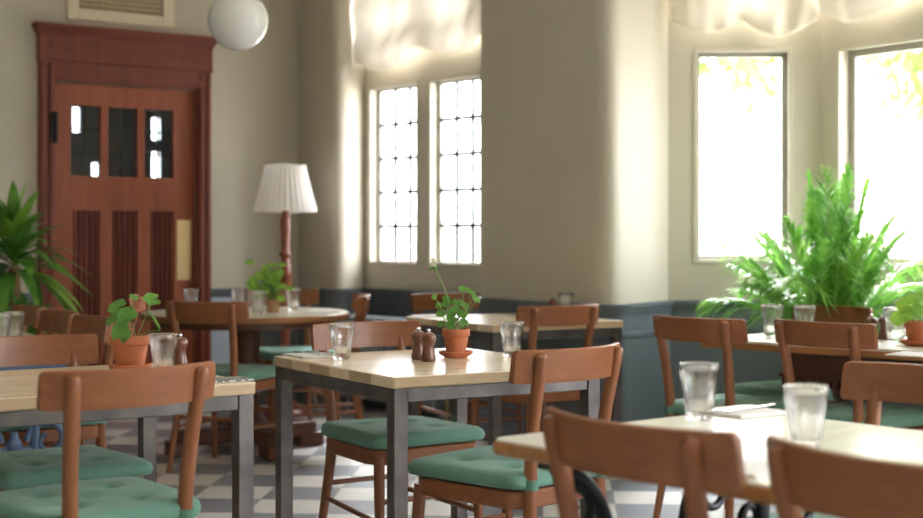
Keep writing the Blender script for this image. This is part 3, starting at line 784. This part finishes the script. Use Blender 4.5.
for (r, z) in ((.200,sz0),(.203,sz0+.012),(.172,sz0+.12),(.142,sz0+.24),(.131,sz1-.012),(.128,sz1)):
    ri.append([bm.verts.new(((r+.0035*math.sin(a*30))*math.cos(a), (r+.0035*math.sin(a*30))*math.sin(a), z+.004*math.sin(a*3))) for a in [2*PI*k/n for k in range(n)]])
for A, Bq in zip(ri, ri[1:]):
    for k in range(n): bm.faces.new((A[k], A[(k+1)%n], Bq[(k+1)%n], Bq[k]))
obj('lamp_shade', bm, 'shade', o, ang=180)
bm = B(); tube(bm, spline([(.15,.0,.03),(.22,-.10,.02),(.20,-.12,.2),(.26,-.05,.5),(.25,.10,.58)], 22), .006, 8); obj('cord', bm, 'cord', o)

# column radiator in the small bay
rc = LW.p(.62, .24, 0)
o = thing('radiator', 'dark column radiator standing below the twin leaded windows', 'radiator', rc, math.atan2(LW.d.y, LW.d.x))
bm = B(); n = 22
for k in range(n):
    x = (k-(n-1)/2)*.046
    prism(bm, [(x-.019,-.07),(x+.019,-.07),(x+.019,.07),(x-.019,.07)], .10, .60)
    for y in (-.045,0,.045): lathe(bm, [(.0,.645),(.012,.64),(.0185,.622),(.0185,.6)], 10, (x,y,0))
obj('sections', bm, 'radiator', o, bev=.012, ang=60)
for s in (-1,1):
    bm = B(); lathe(bm, [(.03,0),(.03,.01),(.018,.03),(.02,.11)], 12, (s*.48,0,0)); obj('foot', bm, 'radiator', o)
bm = B(); tube(bm, [(.53,0,.0),(.53,0,.14),(.49,0,.16)], .011); obj('valve_pipe', bm, 'brass', o)

# ------------------------------------------------------------------ tumblers
def make_tumbler():
    bm = B(); N_ = 9
    def mod(a, z):
        if z > .088 or z < .012: return 1
        k = min(1, (z-.012)/.02, (.088-z)/.012)
        return 1 - .055*k*abs(math.cos(a*N_/2))**2.0
    prof = [(0,0),(.024,0),(.0275,.003),(.0282,.012),(.0305,.03),(.034,.055),(.0372,.078),(.0388,.088),(.0405,.100),(.0412,.116),(.0405,.118)]
    inner = [(.0388,.1165),(.038,.100),(.0362,.088),(.0335,.070),(.029,.042),(.0245,.018),(.018,.0145),(0,.0135)]
    lathe(bm, prof+inner, 54, (0,0,0), lambda a, z: mod(a, z))
    o = obj('tumbler', bm, 'glass', None, ang=180); return tag(o, '', 'glass', 'clear fluted tumblers')
# inner profile must stay round: rebuilt with a plain modulation on the outside only
def lathe2(bm, outer, inner, n, mod):
    def ring(r, z, f): 
        if r < 1e-6: return [bm.verts.new((0,0,z))]
        return [bm.verts.new((r*f(a,z)*math.cos(a), r*f(a,z)*math.sin(a), z)) for a in [2*PI*k/n for k in range(n)]]
    R = [ring(r,z,mod) for r,z in outer]+[ring(r,z,lambda a,z:1) for r,z in inner]
    for A, Bq in zip(R, R[1:]):
        for k in range(n):
            k2 = (k+1)%n
            if len(A)==1: bm.faces.new((A[0], Bq[k2], Bq[k]))
            elif len(Bq)==1: bm.faces.new((A[k], A[k2], Bq[0]))
            else: bm.faces.new((A[k],A[k2],Bq[k2],Bq[k]))
def make_tumbler():
    bm = B(); N_ = 9
    def mod(a, z):
        if z > .088 or z < .010: return 1
        k = max(0, min(1, (z-.010)/.02, (.088-z)/.012)); return 1 - .075*k*abs(math.cos(a*N_/2))**2
    lathe2(bm, [(0,0),(.024,0),(.0275,.003),(.0282,.012),(.0295,.022),(.0312,.034),(.0335,.05),(.0362,.068),(.0378,.078),(.0390,.088),(.0402,.100),(.0410,.1165)],
               [(.0405,.1178),(.0392,.1172),(.0382,.100),(.0368,.088),(.0330,.068),(.0290,.046),(.0245,.020),(.018,.0165),(0,.0155)], 54, mod)
    o = obj('tumbler', bm, 'glass', None, ang=180); return tag(o, '', 'glass', 'clear fluted tumblers')
tum0 = make_tumbler(); tfirst = [True]
EPS = .0006
def tumbler(label, x, y, z=.75, s=1.0, d=None):
    p = at(x, y, z) if d is None else Vector((ray(x)*d, d, z)); 
    o = tum0 if tfirst[0] else tum0.copy()
    if not tfirst[0]: C.objects.link(o)
    tfirst[0] = False
    o['label'] = label; o.location = (p.x, p.y, z+EPS); o.scale = (s,s,s); o.rotation_euler = (0,0,random.uniform(0,6)); return o
tumbler('clear fluted tumbler beside the napkin and cutlery on the central steel table', 342, 359.5)
tumbler('clear fluted tumbler on the central steel table, close to the askew chair', 512, 357)
tumbler('clear fluted tumbler next to the single mill on the steel table with the pink-flowered plant', 163.5, 374)
tumbler('clear tumbler on the steel table against the pier, next to a small mill', 566, 316.5, s=1.02)
tumbler('clear tumbler at the edge of the round table, over the back of its near chair', 191, 305.5, d=7.75)
tumbler('clear tumbler on the round table just beside the blue wall panelling', 238, 304.5, d=7.95)
tumbler('clear tumbler on the round table in front of the leafy herb pot', 258, 315, d=7.3, s=1.05)
tumbler('clear tumbler on the round table on the radiator side of the herb pot', 293.5, 306.5, d=7.75)
tumbler('large clear fluted tumbler beside the folded napkin on the white iron-based table', 699, 420, s=1.06)
tumbler('clear tumbler in the middle of the white iron-based table, behind the cut-off chair', 806, 449, s=1.02)
tumbler('clear tumbler on the long oak table, first from the pier', 772, 333, .73, 1.15, d=5.95)
tumbler('clear tumbler on the long oak table, in front of the far chair', 805, 331, .73, 1.1, d=6.0)
tumbler('clear tumbler on the long oak table between the mills and the potted plant', 896, 336, .73, 1.2, d=5.6)
tumbler('clear tumbler on the pale table by the dracaena, cut by the picture edge', 1, 343, d=5.25)
tumbler('clear tumbler on the pale table by the dracaena, nearer the napkin', 13.5, 341.5, d=5.35)

# ------------------------------------------------------------------ mills
def make_mill():
    o = thing('pepper_mill', '', 'mill', (0,0,0), 0, 'turned wooden pepper and salt mills')
    bm = B(); lathe(bm, [(.022,0),(.0235,.004),(.0235,.014),(.0215,.020),(.019,.034),(.0168,.046),(.0185,.056),(.0225,.064)], 24); obj('body', bm, 'millwood', o, ang=60)
    bm = B(); lathe(bm, [(.0225,.0645),(.0238,.070),(.0238,.078),(.019,.086),(.012,.0905),(0,.091)], 24); hd = obj('head', bm, 'millwood', o, ang=60)
    bm = B(); lathe(bm, [(.004,.090),(.004,.094),(.007,.097),(.0065,.102),(0,.104)], 14); obj('knob', bm, 'chrome', hd)
    return o
mill0 = make_mill(); mfirst = [True]
def mill(label, x, y, z=.75, d=None, s=1):
    p = at(x, y, z) if d is None else Vector((ray(x)*d, d, z))
    if mfirst[0]: o = mill0; mfirst[0] = False; o['label'] = label
    else: o = dup(mill0, label, (0,0,0), 0)
    o.location = (p.x, p.y, z+EPS); o.scale = (s,s,s); return o
mill('turned brown mill standing just in front of its twin on the central steel table', 428.5, 361.5, s=1.02)
mill('turned brown mill half hidden behind its twin on the central steel table', 418.5, 359.5, s=1.02)
mill('turned brown mill behind the tumbler on the steel table with the pink-flowered plant', 180, 367, s=1.0)
mill('small brown mill on the steel table against the pier', 553, 316, s=.95)
mill('brown mill on the long oak table, the one nearer the far chair', 872, 338, .73, d=5.72, s=1.05)
mill('brown mill on the long oak table, the one nearer the tumbler and plant', 884, 338.5, .73, d=5.78, s=1.05)

# ------------------------------------------------------------------ napkins and cutlery
def napkin(label, x, y, z, rz, w=.15, l=.10, m='linen', layers=2, d=None):
    p = at(x, y, z) if d is None else Vector((ray(x)*d, d, z))
    bm = B(); n = 10
    for k in range(layers):
        z0 = k*.0022; sx, sy = w*(1-.06*k)/2, l*(1-.08*k)/2
        g = [[bm.verts.new((sx*(2*i/n-1), sy*(2*j/n-1), z0+.0022*.9+.0014*abs(math.sin(2.3*i+1.1*j+k)))) for i in range(n+1)] for j in range(n+1)]
        for j in range(n):
            for i in range(n): bm.faces.new((g[j][i], g[j][i+1], g[j+1][i+1], g[j+1][i]))
        b = [[bm.verts.new((v.co.x, v.co.y, z0)) for v in (g[j][0], g[j][n])] for j in (0, n)]
        bm.faces.new((b[0][0], b[1][0], b[1][1], b[0][1]))
        bm.faces.new([b[0][0], b[0][1]] + [g[0][i] for i in range(n,-1,-1)]); bm.faces.new([b[1][1], b[1][0]] + [g[n][i] for i in range(n+1)])
        bm.faces.new([b[1][0], b[0][0]] + [g[j][0] for j in range(n+1)]); bm.faces.new([b[0][1], b[1][1]] + [g[j][n] for j in range(n,-1,-1)])
    o = obj('napkin', bm, m, None, (p.x, p.y, z+EPS), ang=60); o.rotation_euler = (0,0,rz); return tag(o, label, 'napkin')
def fork(label, p, rz):
    bm = B(); out = [(-.003,-.09),(.003,-.09),(.004,-.06),(.002,0),(.002,.02),(.010,.04),(.010,.085),(.007,.085),(.007,.05),(.0045,.05),(.0045,.085),(.0015,.085),(.0015,.05),(-.0015,.05),(-.0015,.085),(-.0045,.085),(-.0045,.05),(-.007,.05),(-.007,.085),(-.010,.085),(-.010,.04),(-.002,.02),(-.002,0),(-.004,-.06)]
    prism(bm, out, 0, .002); o = obj('fork', bm, 'chrome', None, p); o.rotation_euler = (0,0,rz); return tag(o, label, 'fork')
def knife(label, p, rz):
    bm = B(); prism(bm, [(-.006,-.10),(.006,-.10),(.005,0),(.009,.01),(.010,.06),(.004,.10),(-.004,.105),(-.004,0)], 0, .0025); o = obj('knife', bm, 'chrome', None, p); o.rotation_euler = (0,0,rz); return tag(o, label, 'knife')
n1 = napkin('white napkin under cutlery at the far corner of the central steel table', 312, 356, .75, .55, .14, .17)
fork('fork lying on the napkin of the central steel table', n1.location+Vector((-.02,.02,.0075)), .6)
knife('knife lying on the napkin of the central steel table', n1.location+Vector((.03,-.01,.0075)), .55)
napkin('black and white checked napkin at the corner of the steel table with the pink-flowered plant', 226, 380, .75, .61, .13, .10, 'checknapkin', 1)
n2 = napkin('folded white napkin under cutlery beside the large tumbler on the white iron-based table', 742, 412.5, .75, .62, .17, .16)
fork('fork lying on the folded napkin by the large tumbler', n2.location+Vector((-.025,.0,.0075)), -.9)
knife('knife lying on the folded napkin by the large tumbler', n2.location+Vector((.02,.01,.0075)), -.8)
napkin('white napkin at the near edge of the white iron-based table, between two chair backs', 757, 470, .75, .68, .15, .12)
napkin('white napkin on the pale table by the dracaena', 40, 342, .75, .6, .12, .16, d=5.25)
napkin('white napkin on the round table, at its edge nearest the radiator', 322, 311, .75, .3, .16, .14, d=7.6)
n3 = napkin('white napkin on the long oak table, below the potted plant', 914, 352, .73, -.7, .15, .16, d=5.02)
napkin('white napkin on the steel table against the pier', 430, 317, .75, .5, .15, .14, d=7.15)

# ------------------------------------------------------------------ small potted plants
def leaf(bm, base, d, L, W, droop=.3, fold=.12, n=7, peak=.4, twist=0):
    d = Vector(d).normalized(); up = Vector((0,0,1)); side = d.cross(up)
    if side.length < .05: side = Vector((1,0,0))
    side.normalize()
    if twist: side = Matrix.Rotation(twist, 3, d) @ side
    nrm = side.cross(d); rows = []
    for i in range(n+1):
        s = i/n; p = Vector(base)+d*L*s+Vector((0,0,-droop*L*s*s))
        w = W*.5*(math.sin(PI*s**(math.log(.5)/math.log(peak))))**.85 if 0 < s < 1 else (.08*W if s == 0 else .001)
        rows.append((bm.verts.new(p+side*w+nrm*w*fold*2), bm.verts.new(p), bm.verts.new(p-side*w+nrm*w*fold*2)))
    for a, b in zip(rows, rows[1:]):
        bm.faces.new((a[0],a[1],b[1],b[0])); bm.faces.new((a[1],a[2],b[2],b[1]))
def roundleaf(bm, c, nrm, r, rnd, lobes=5, cup=.25):
    nrm = Vector(nrm).normalized(); x = nrm.orthogonal().normalized(); y = nrm.cross(x); a0 = rnd.uniform(0,6.28)
    ctr = bm.verts.new(Vector(c)-nrm*cup*r*.6); n = 30; r1, r2 = [], []
    for k in range(n):
        a = 2*PI*k/n; f = 1+.07*math.cos(lobes*a+1)+.03*math.cos(15*a); notch = 1-.55*math.exp(-((a-PI)/.28)**2)
        dirv = x*math.cos(a+a0)+y*math.sin(a+a0)
        r1.append(bm.verts.new(Vector(c)+dirv*r*.55*f*(1-.6*(1-notch))-nrm*cup*r*.25)); r2.append(bm.verts.new(Vector(c)+dirv*r*f*notch+nrm*cup*r*.12*math.sin(5*a)))
    for k in range(n):
        k2 = (k+1)%n; bm.faces.new((ctr, r1[k], r1[k2])); bm.faces.new((r1[k], r2[k], r2[k2], r1[k2]))
def pot(o, r, h, m='terra', saucer=True, sw=1.0):
    z0 = .012 if saucer else 0
    bm = B(); lathe(bm, [(r*.68,z0),(r*.70,z0+.004),(r*.88,z0+h*.70),(r*.97,z0+h*.72),(r,z0+h*.74),(r,z0+h*.97),(r*.97,z0+h),(r*.90,z0+h),(r*.86,z0+h*.90)], 36); p = obj('pot', bm, m, o, ang=50)
    bm = B(); lathe(bm, [(r*.855,z0+h*.86),(r*.5,z0+h*.89),(0,z0+h*.90)], 24); obj('soil', bm, 'soil', p)
    if saucer:
        bm = B(); lathe(bm, [(r*.80,0),(r*1.18*sw,.012),(r*1.24*sw,.020),(r*1.19*sw,.022),(r*1.10*sw,.012),(r*.7,.0105)], 36); obj('saucer', bm, m, o, ang=50)
    return z0+h*.88
def plant_at(x, y, z, d=None):
    p = at(x, y, z) if d is None else Vector((ray(x)*d, d, z)); return Vector((p.x, p.y, z+EPS)), p.y
def build_plant(o, d, z, zs, leaves, mleaf, rnd, base_r=.02, rounded_=True):
    """leaves: list of (px x, px y, radius m, normal) seen in the photo; stems run from the pot to each"""
    bl, bs = B(), B(); ox = o.location
    for (x, y, r, nr, dd) in leaves:
        q = Vector((ray(x)*(d+dd), d+dd, H-(y-HOR)*(d+dd)/F)) - ox
        if rounded_: roundleaf(bl, q, nr, r, rnd)
        else:
            ang = rnd.uniform(0, 6.28); leaf(bl, q, (math.cos(ang), math.sin(ang), rnd.uniform(-.2,.6)), r*2, r*1.25, .3)
        a = rnd.uniform(0, 6.28); b0 = Vector((base_r*math.cos(a), base_r*math.sin(a), zs))
        midp = (b0+q)/2+Vector((q.x*.1, q.y*.1, .012))
        tube(bs, spline([b0, midp, q-Vector(nr).normalized()*r*.15], 8), .0017, 6)
    obj('stems', bs, 'stem', o, ang=180); return obj('leaves', bl, mleaf, o, ang=180)
rnd = random.Random(11)
loc, d = plant_at(456, 357.5, .75)
o = thing('potted_geranium', 'flowering geranium in a terracotta pot and saucer on the central steel table', 'potted plant', loc)
zs = pot(o, .047, .083)
lv = [(441,313,.018,(-.3,-.7,.7),0),(452,318,.020,(0,-.8,.6),-.03),(462,314,.019,(.3,-.7,.7),-.02),(447,303,.020,(-.2,-.7,.8),0),(458,302,.018,(.2,-.7,.8),.01),(465,306,.017,(.5,-.6,.6),0),
      (450,325,.016,(-.2,-.8,.5),-.04),(464,323,.016,(.2,-.8,.5),-.04),(441,324,.014,(-.5,-.6,.5),-.02),(455,311,.020,(0,-.9,.5),-.04),(463,289,.016,(.2,-.7,.8),0),(471,291,.015,(.4,-.6,.8),0),(477,300,.014,(.5,-.6,.7),0),(439,305,.014,(-.4,-.7,.6),.03),(434,297,.012,(-.4,-.7,.6),.0),(446,298,.013,(0,-.7,.7),.03),(475,296,.012,(.3,-.7,.7),.02)]
build_plant(o, d, .75, zs, lv, 'gerleaf', rnd)
q = Vector((ray(433)*d, d, H-(263-HOR)*d/F))-loc; q2 = Vector((ray(447)*d, d, H-(296-HOR)*d/F))-loc
bm = B(); tube(bm, spline([(0,0,zs), (q2.x*.8,0,q2.z*.8), q2, q], 16), .0022, 6)
fs = obj('flower_stalk', bm, 'stem', o, ang=180)
bm = B()
for k in range(16):
    a, e = rnd.uniform(0,6.28), rnd.uniform(-.6,1.2); dv = Vector((math.cos(a)*math.cos(e), math.sin(a)*math.cos(e), math.sin(e)))
    leaf(bm, q+dv*.004, dv, rnd.uniform(.014,.024), .012, .2)
obj('flower_head', bm, 'petal', fs, ang=180)
bm = B()
for k in range(9):
    a = rnd.uniform(0,6.28); dv = Vector((math.cos(a), math.sin(a), -.3)); leaf(bm, q-Vector((0,0,.012)), dv, .022, .010, .3)
obj('buds', bm, 'gerleaf', fs, ang=180)

loc, d = plant_at(130, 371.5, .75)
o = thing('potted_begonia', 'round-leaved plant with pink flowers in a terracotta pot and saucer', 'potted plant', loc)
zs = pot(o, .060, .096, sw=.86)
lv = [(117,306,.030,(-.3,-.6,.75),.0),(113,317,.029,(-.6,-.6,.5),.01),(127,314,.030,(.1,-.7,.7),-.02),(121,333,.031,(-.2,-.95,.1),-.06),(134,297,.015,(.4,-.4,.8),-.01),(152,299,.027,(.3,-.6,.75),.0),(122,322,.018,(.1,-.8,.5),-.04)]
o_l = build_plant(o, d, .75, zs, lv, 'gerleaf', rnd)
bm = B(); q = Vector((ray(160)*d, d, H-(330-HOR)*d/F))-loc; leaf(bm, q, (-.5,-.15,.85), .075, .030, .0, .25); tube(bm, spline([(.02,0,zs),(.05,0,zs+.02),q], 8), .0017, 6); obj('young_leaf', bm, 'gerleaf', o, ang=180)
bm = B()
for (x, y) in ((136,301),(139,305),(125,326)):
    q = Vector((ray(x)*(d+.02), d+.02, H-(y-HOR)*(d+.02)/F))-loc
    for k in range(5): a = k*1.257+x; roundleaf(bm, q+Vector((.011*math.cos(a),0,.011*math.sin(a))), (.2*math.cos(a),-1,.2*math.sin(a)), .012, rnd, 2)
    tube(bm, spline([(0,0.01,zs),(q.x*.6,.02,(zs+q.z)/2),q], 8), .0015, 6)
obj('flowers', bm, 'pinkpetal', o, ang=180)

loc, d = plant_at(273, 309, .75, d=7.5)
o = thing('potted_herb', 'bushy bright green herb in a pale clay pot on the round table', 'potted plant', loc)
zs = pot(o, .042, .075, 'terrapale', False)
lv = [(rnd.gauss(268,9), rnd.gauss(283,8.5), rnd.uniform(.016,.026), (rnd.uniform(-.5,.5),-.7,.7), rnd.uniform(-.07,.07)) for k in range(46)]
lv = [l for l in lv if l[1] < 297] + [(281,298,.024,(.3,-.7,.6),-.05),(252,288,.022,(-.4,-.7,.6),0),(249,284,.018,(-.4,-.7,.6),0),(271,265,.016,(0,-.7,.7),0)]
build_plant(o, d, .75, zs, lv, 'basil', rnd, .015)

loc, d = plant_at(918, 342, .73, d=5.45)
o = thing('potted_seedling', 'pale leafy plant in a terracotta pot on the long oak table', 'potted plant', loc)
zs = pot(o, .055, .085)
lv = [(905,305,.036,(-.3,-.7,.6),-.03),(899,318,.034,(-.4,-.7,.5),-.05),(913,300,.03,(.1,-.7,.7),0),(922,298,.035,(.3,-.7,.6),.02),(908,313,.03,(0,-.8,.5),-.05),(918,310,.03,(.3,-.8,.5),-.03)]
build_plant(o, d, .73, zs, lv, 'basil', rnd)

# ------------------------------------------------------------------ palm behind the long table
pc = Vector((ray(829)*6.74, 6.74))
o = thing('areca_palm', 'large bright green palm with feathery fronds standing in the bay window', 'palm', (pc.x, pc.y, 0))
bm = B(); lathe(bm, [(.13,0),(.15,.02),(.19,.34),(.20,.36),(.185,.37),(.17,.33)], 32); p_ = obj('pot', bm, 'terrapale', o)
bm = B(); lathe(bm, [(.171,.32),(.1,.33),(0,.335)], 24); obj('soil', bm, 'soil', p_)
rp_ = random.Random(21)
def frond(az, lean, L, z0, wid, seed):
    r = random.Random(seed); bm = B(); bl = B(); pts = []
    out = Vector((math.cos(az), math.sin(az), 0)); n = 22
    th = lean*.25; p = Vector((.04*math.cos(az), .04*math.sin(az), z0)); pts.append(p.copy())
    for i in range(n):
        s = (i+1)/n; th = lean*.25 + lean*1.05*s**1.6
        p = p + (out*math.sin(th)+Vector((0,0,1))*math.cos(th))*(L/n); pts.append(p.copy())
    tube(bm, pts, [.006*(1-.8*i/n)+.001 for i in range(n+1)], 6)
    side = out.cross(Vector((0,0,1)))
    for i in range(6, n+1):
        s = i/n; tdir = (pts[i]-pts[i-1]).normalized()
        for sg in (-1, 1):
            for h in (0, .33, .66):
                q = pts[i-1].lerp(pts[i], h)
                ll = wid*(math.sin(PI*(.10+.86*((s-.25)/.75)))**.6)*r.uniform(.85,1.1)
                dv = (side*sg*.62 + tdir*(.85+.3*s) + Vector((0,0,.20))+Vector((r.uniform(-.1,.1),r.uniform(-.1,.1),r.uniform(-.1,.1)))).normalized()
                leaf(bm if False else bl, q, dv, ll, .012*r.uniform(.8,1.25)+.002, r.uniform(.30,.85), .18, 6, .35)
    f = obj('frond', bl, 'palm', o, ang=180); obj('midrib', bm, 'palmstem', f, ang=180)
k = 0
for i in range(9):       # upright heart
    frond(2*PI*i/9+rp_.uniform(-.2,.2), rp_.uniform(.06,.26), rp_.uniform(.95,1.15), .36, .30, k); k += 1
for i in range(18):      # spreading middle
    frond(2*PI*i/18+rp_.uniform(-.2,.2), rp_.uniform(.35,.92), rp_.uniform(.76,1.0), .36, .32, k); k += 1
for i in range(13):      # arching skirt
    args = (2*PI*i/13+rp_.uniform(-.15,.15), rp_.uniform(.95,1.40), rp_.uniform(.66,.86), .40, .29, k); k += 1
    if k-1 not in (35, 37): frond(*args)

# dracaena beside the door
dp = Vector((ray(14)*7.15, 7.15))
o = thing('dracaena', 'dark green cane dracaena with strap leaves beside the red door', 'potted plant', (dp.x, dp.y, 0))
bm = B(); lathe(bm, [(.15,0),(.16,.02),(.20,.36),(.21,.38),(.195,.39),(.18,.35)], 32); p_ = obj('pot', bm, 'terrapale', o)
bm = B(); lathe(bm, [(.181,.34),(.1,.35),(0,.355)], 24); obj('soil', bm, 'soil', p_)
rd = random.Random(5)
ztr = H+(HOR-272)*7.15/F
bm = B(); tube(bm, [(0,0,.34),(.005,0,.6),(.0,0,ztr),(.012,0,ztr+.03)], [.036,.034,.032,.022], 12); tr = obj('cane', bm, 'bark', o)
bm = B(); bn = B()
for i in range(64):
    az = i*2.4+rd.uniform(-.2,.2); lift = 1.38-1.0*(i/46)+rd.uniform(-.1,.1); L = rd.uniform(.36,.50)
    dv = (math.cos(az)*math.cos(lift), math.sin(az)*math.cos(lift), math.sin(lift))
    leaf(bn if i % 5 == 0 else bm, (0,0,ztr+.02+.10*(1-i/46)), dv, L, rd.uniform(.058,.076), .24+.42*(i/46), .14, 12, .5)
obj('strap_leaves', bm, 'dracaena', o, ang=180); obj('young_leaves', bn, 'dracaena_new', o, ang=180)
bm = B(); tube(bm, [(.06,-.03,.34),(.08,-.05,.62)], [.026,.022], 10); tr2 = obj('cane', bm, 'bark', o)
bm = B()
for i in range(20):
    az = i*2.4+rd.uniform(-.2,.2); lift = 1.4-1.1*(i/20); L = rd.uniform(.30,.42)
    leaf(bm, (.08,-.05,.62), (math.cos(az)*math.cos(lift), math.sin(az)*math.cos(lift), math.sin(lift)), L, .095, .25+.35*i/20, .14, 10, .5)
obj('strap_leaves', bm, 'dracaena', o, ang=180)

# coil of brown flex on the floor beside the lamp
bm = B(); pts = [(.16*math.cos(a)*(1-.02*i/8), .10*math.sin(a), .012+.011*int(a/6.2832)+.004*math.sin(3*a)) for i, a in enumerate([2*PI*4*j/80 for j in range(81)])]
tube(bm, pts, .0095, 8); cp = Vector((ray(268)*8.75, 8.75)); o = obj('coiled_cable', bm, 'brown_cord', None, (cp.x, cp.y, 0)); tag(o, 'coil of brown cable lying on the tiles in front of the floor lamp', 'cable')

# ------------------------------------------------------------------ garden outside
bm = B(); prism(bm, [(-40,-30),(60,-30),(60,70),(-40,70)], -.40, -.30); struct(obj('ground', bm, 'ground'))
bm = B(); mt = Matrix.Translation((9,20,0)) @ Matrix.Rotation(-.2,4,'Z'); box(bm, -14, 0, -.3, 10, .3, 1.25, mt); box(bm, -14, -.05, 1.25, 10, .35, 1.33, mt)
struct(obj('wall_garden', bm, 'render', bev=.01))
def tree(label, x, y, h, cr, n, seed, crown_z, dx=0):
    o = thing('garden_tree', label, 'tree', (x, y, -.3), 0, 'garden trees beyond the bay windows'); r = random.Random(seed)
    bm = B(); tube(bm, [(0,0,0),(.05,0,h*.4),(0,.05,h*.8)], [.14,.11,.05], 10)
    for k in range(7):
        a = r.uniform(0,6.28); z = h*r.uniform(.4,.7); tube(bm, [(0,0,z), (math.cos(a)*cr*.25, math.sin(a)*cr*.25, z+cr*.5)], [.05,.015], 6)
    obj('trunk', bm, 'bark2', o)
    bm = B()
    cl = [(Vector((r.gauss(0,1),r.gauss(0,1),r.gauss(0,.7))).normalized()*cr*r.uniform(.4,1)) for _ in range(34)]
    for k in range(n):
        c = r.choice(cl); p = c+Vector((dx,0,0))+Vector((r.gauss(0,.22),r.gauss(0,.22),r.gauss(0,.18)))+Vector((0,0,crown_z))
        leaf(bm, p, (r.uniform(-1,1),r.uniform(-1,1),r.uniform(-1,.5)), r.uniform(.13,.2), r.uniform(.07,.11), .2, .1, 3, .45)
    obj('crown', bm, 'treeleaf', o, ang=180)
tree('leafy garden tree seen through the plain window nearest the pier', 1.5, 13.4, 4.6, 1.1, 2200, 1, 3.55, .95)
tree('leafy garden tree seen through the window behind the palm', 6.9, 16.6, 4.6, 1.3, 2400, 2, 3.9, -1.0)
bm = B(); box(bm, 4.5, 30, -.3, 13, 36, 2.7)
hs = thing('garden_house', 'pale low house with a red roof far beyond the bay window', 'house', (0,0,0)); obj('walls', bm, 'render', hs)
bm = B(); prism(bm, [(4.1,29.6),(13.4,29.6),(13.4,36.4),(4.1,36.4)], 2.7, 2.85)
vs = [bm.verts.new(p) for p in ((4.1,29.6,2.86),(13.4,29.6,2.86),(13.4,36.4,2.86),(4.1,36.4,2.86),(6,33,4.4),(11.5,33,4.4))]
for f in ((0,1,5,4),(1,2,5),(2,3,4,5),(3,0,4)): bm.faces.new([vs[i] for i in f])
obj('roof', bm, 'roof', hs)

# ------------------------------------------------------------------ daylight
W = bpy.data.worlds.new('sky'); bpy.context.scene.world = W; W.use_nodes = True
bg = W.node_tree.nodes['Background']; bg.inputs[0].default_value = (.93,.97,1.0,1); bg.inputs[1].default_value = 4.0
sl = bpy.data.lights.new('hazy_sun', 'SUN'); sl.energy = 7.0; sl.angle = math.radians(30); sl.color = (1,1,1)
so = bpy.data.objects.new('hazy_sun', sl); C.objects.link(so); so.location = (0,14,12); so.rotation_euler = Vector((-.08,-.72,-.69)).to_track_quat('-Z','Y').to_euler()
def portal(pl, t0, t1, z0, z1, off):
    l = bpy.data.lights.new('window_portal', 'AREA'); l.shape = 'RECTANGLE'; l.size = t1-t0; l.size_y = z1-z0; l.energy = 1
    l.cycles.is_portal = True
    o = bpy.data.objects.new('window_portal', l); C.objects.link(o); o.location = pl.p((t0+t1)/2, off, (z0+z1)/2)
    n = Vector((pl.n.x, pl.n.y, 0)); o.rotation_euler = n.to_track_quat('-Z', 'Z').to_euler()
for pl, t in ((LW, lw1), (LW, lw2), (WA, wa), (WB, wb), (WB, wb2)):
    portal(pl, t[0], t[1], SILL, HEAD, -.19); portal(pl, t[0], t[1], UP0, UP1, -.19)
for h in hr: portal(WR, h[0], h[1], h[2], h[3], -.19)
for h in hk: portal(WK, h[0], h[1], h[2], h[3], -.19)

# ------------------------------------------------------------------ camera
cam = bpy.data.cameras.new('camera'); co = bpy.data.objects.new('camera', cam); C.objects.link(co)
co.location = (0,0,H); co.rotation_euler = (PI/2,0,0)
cam.sensor_width = 36; cam.lens = F*36/923; cam.shift_y = -(259-HOR)/923; cam.clip_start = .05; cam.clip_end = 200
cam.dof.use_dof = True; cam.dof.focus_distance = 4.2; cam.dof.aperture_fstop = 2.6
sc = bpy.context.scene; sc.camera = co
sc.view_settings.view_transform = 'Standard'; sc.view_settings.look = 'None'; sc.view_settings.exposure = 1.85; sc.view_settings.gamma = 1
sc.view_settings.use_curve_mapping = False
sc.cycles.max_bounces = 14; sc.cycles.diffuse_bounces = 8; sc.cycles.transmission_bounces = 12; sc.cycles.transparent_max_bounces = 12; sc.cycles.sample_clamp_indirect = 8
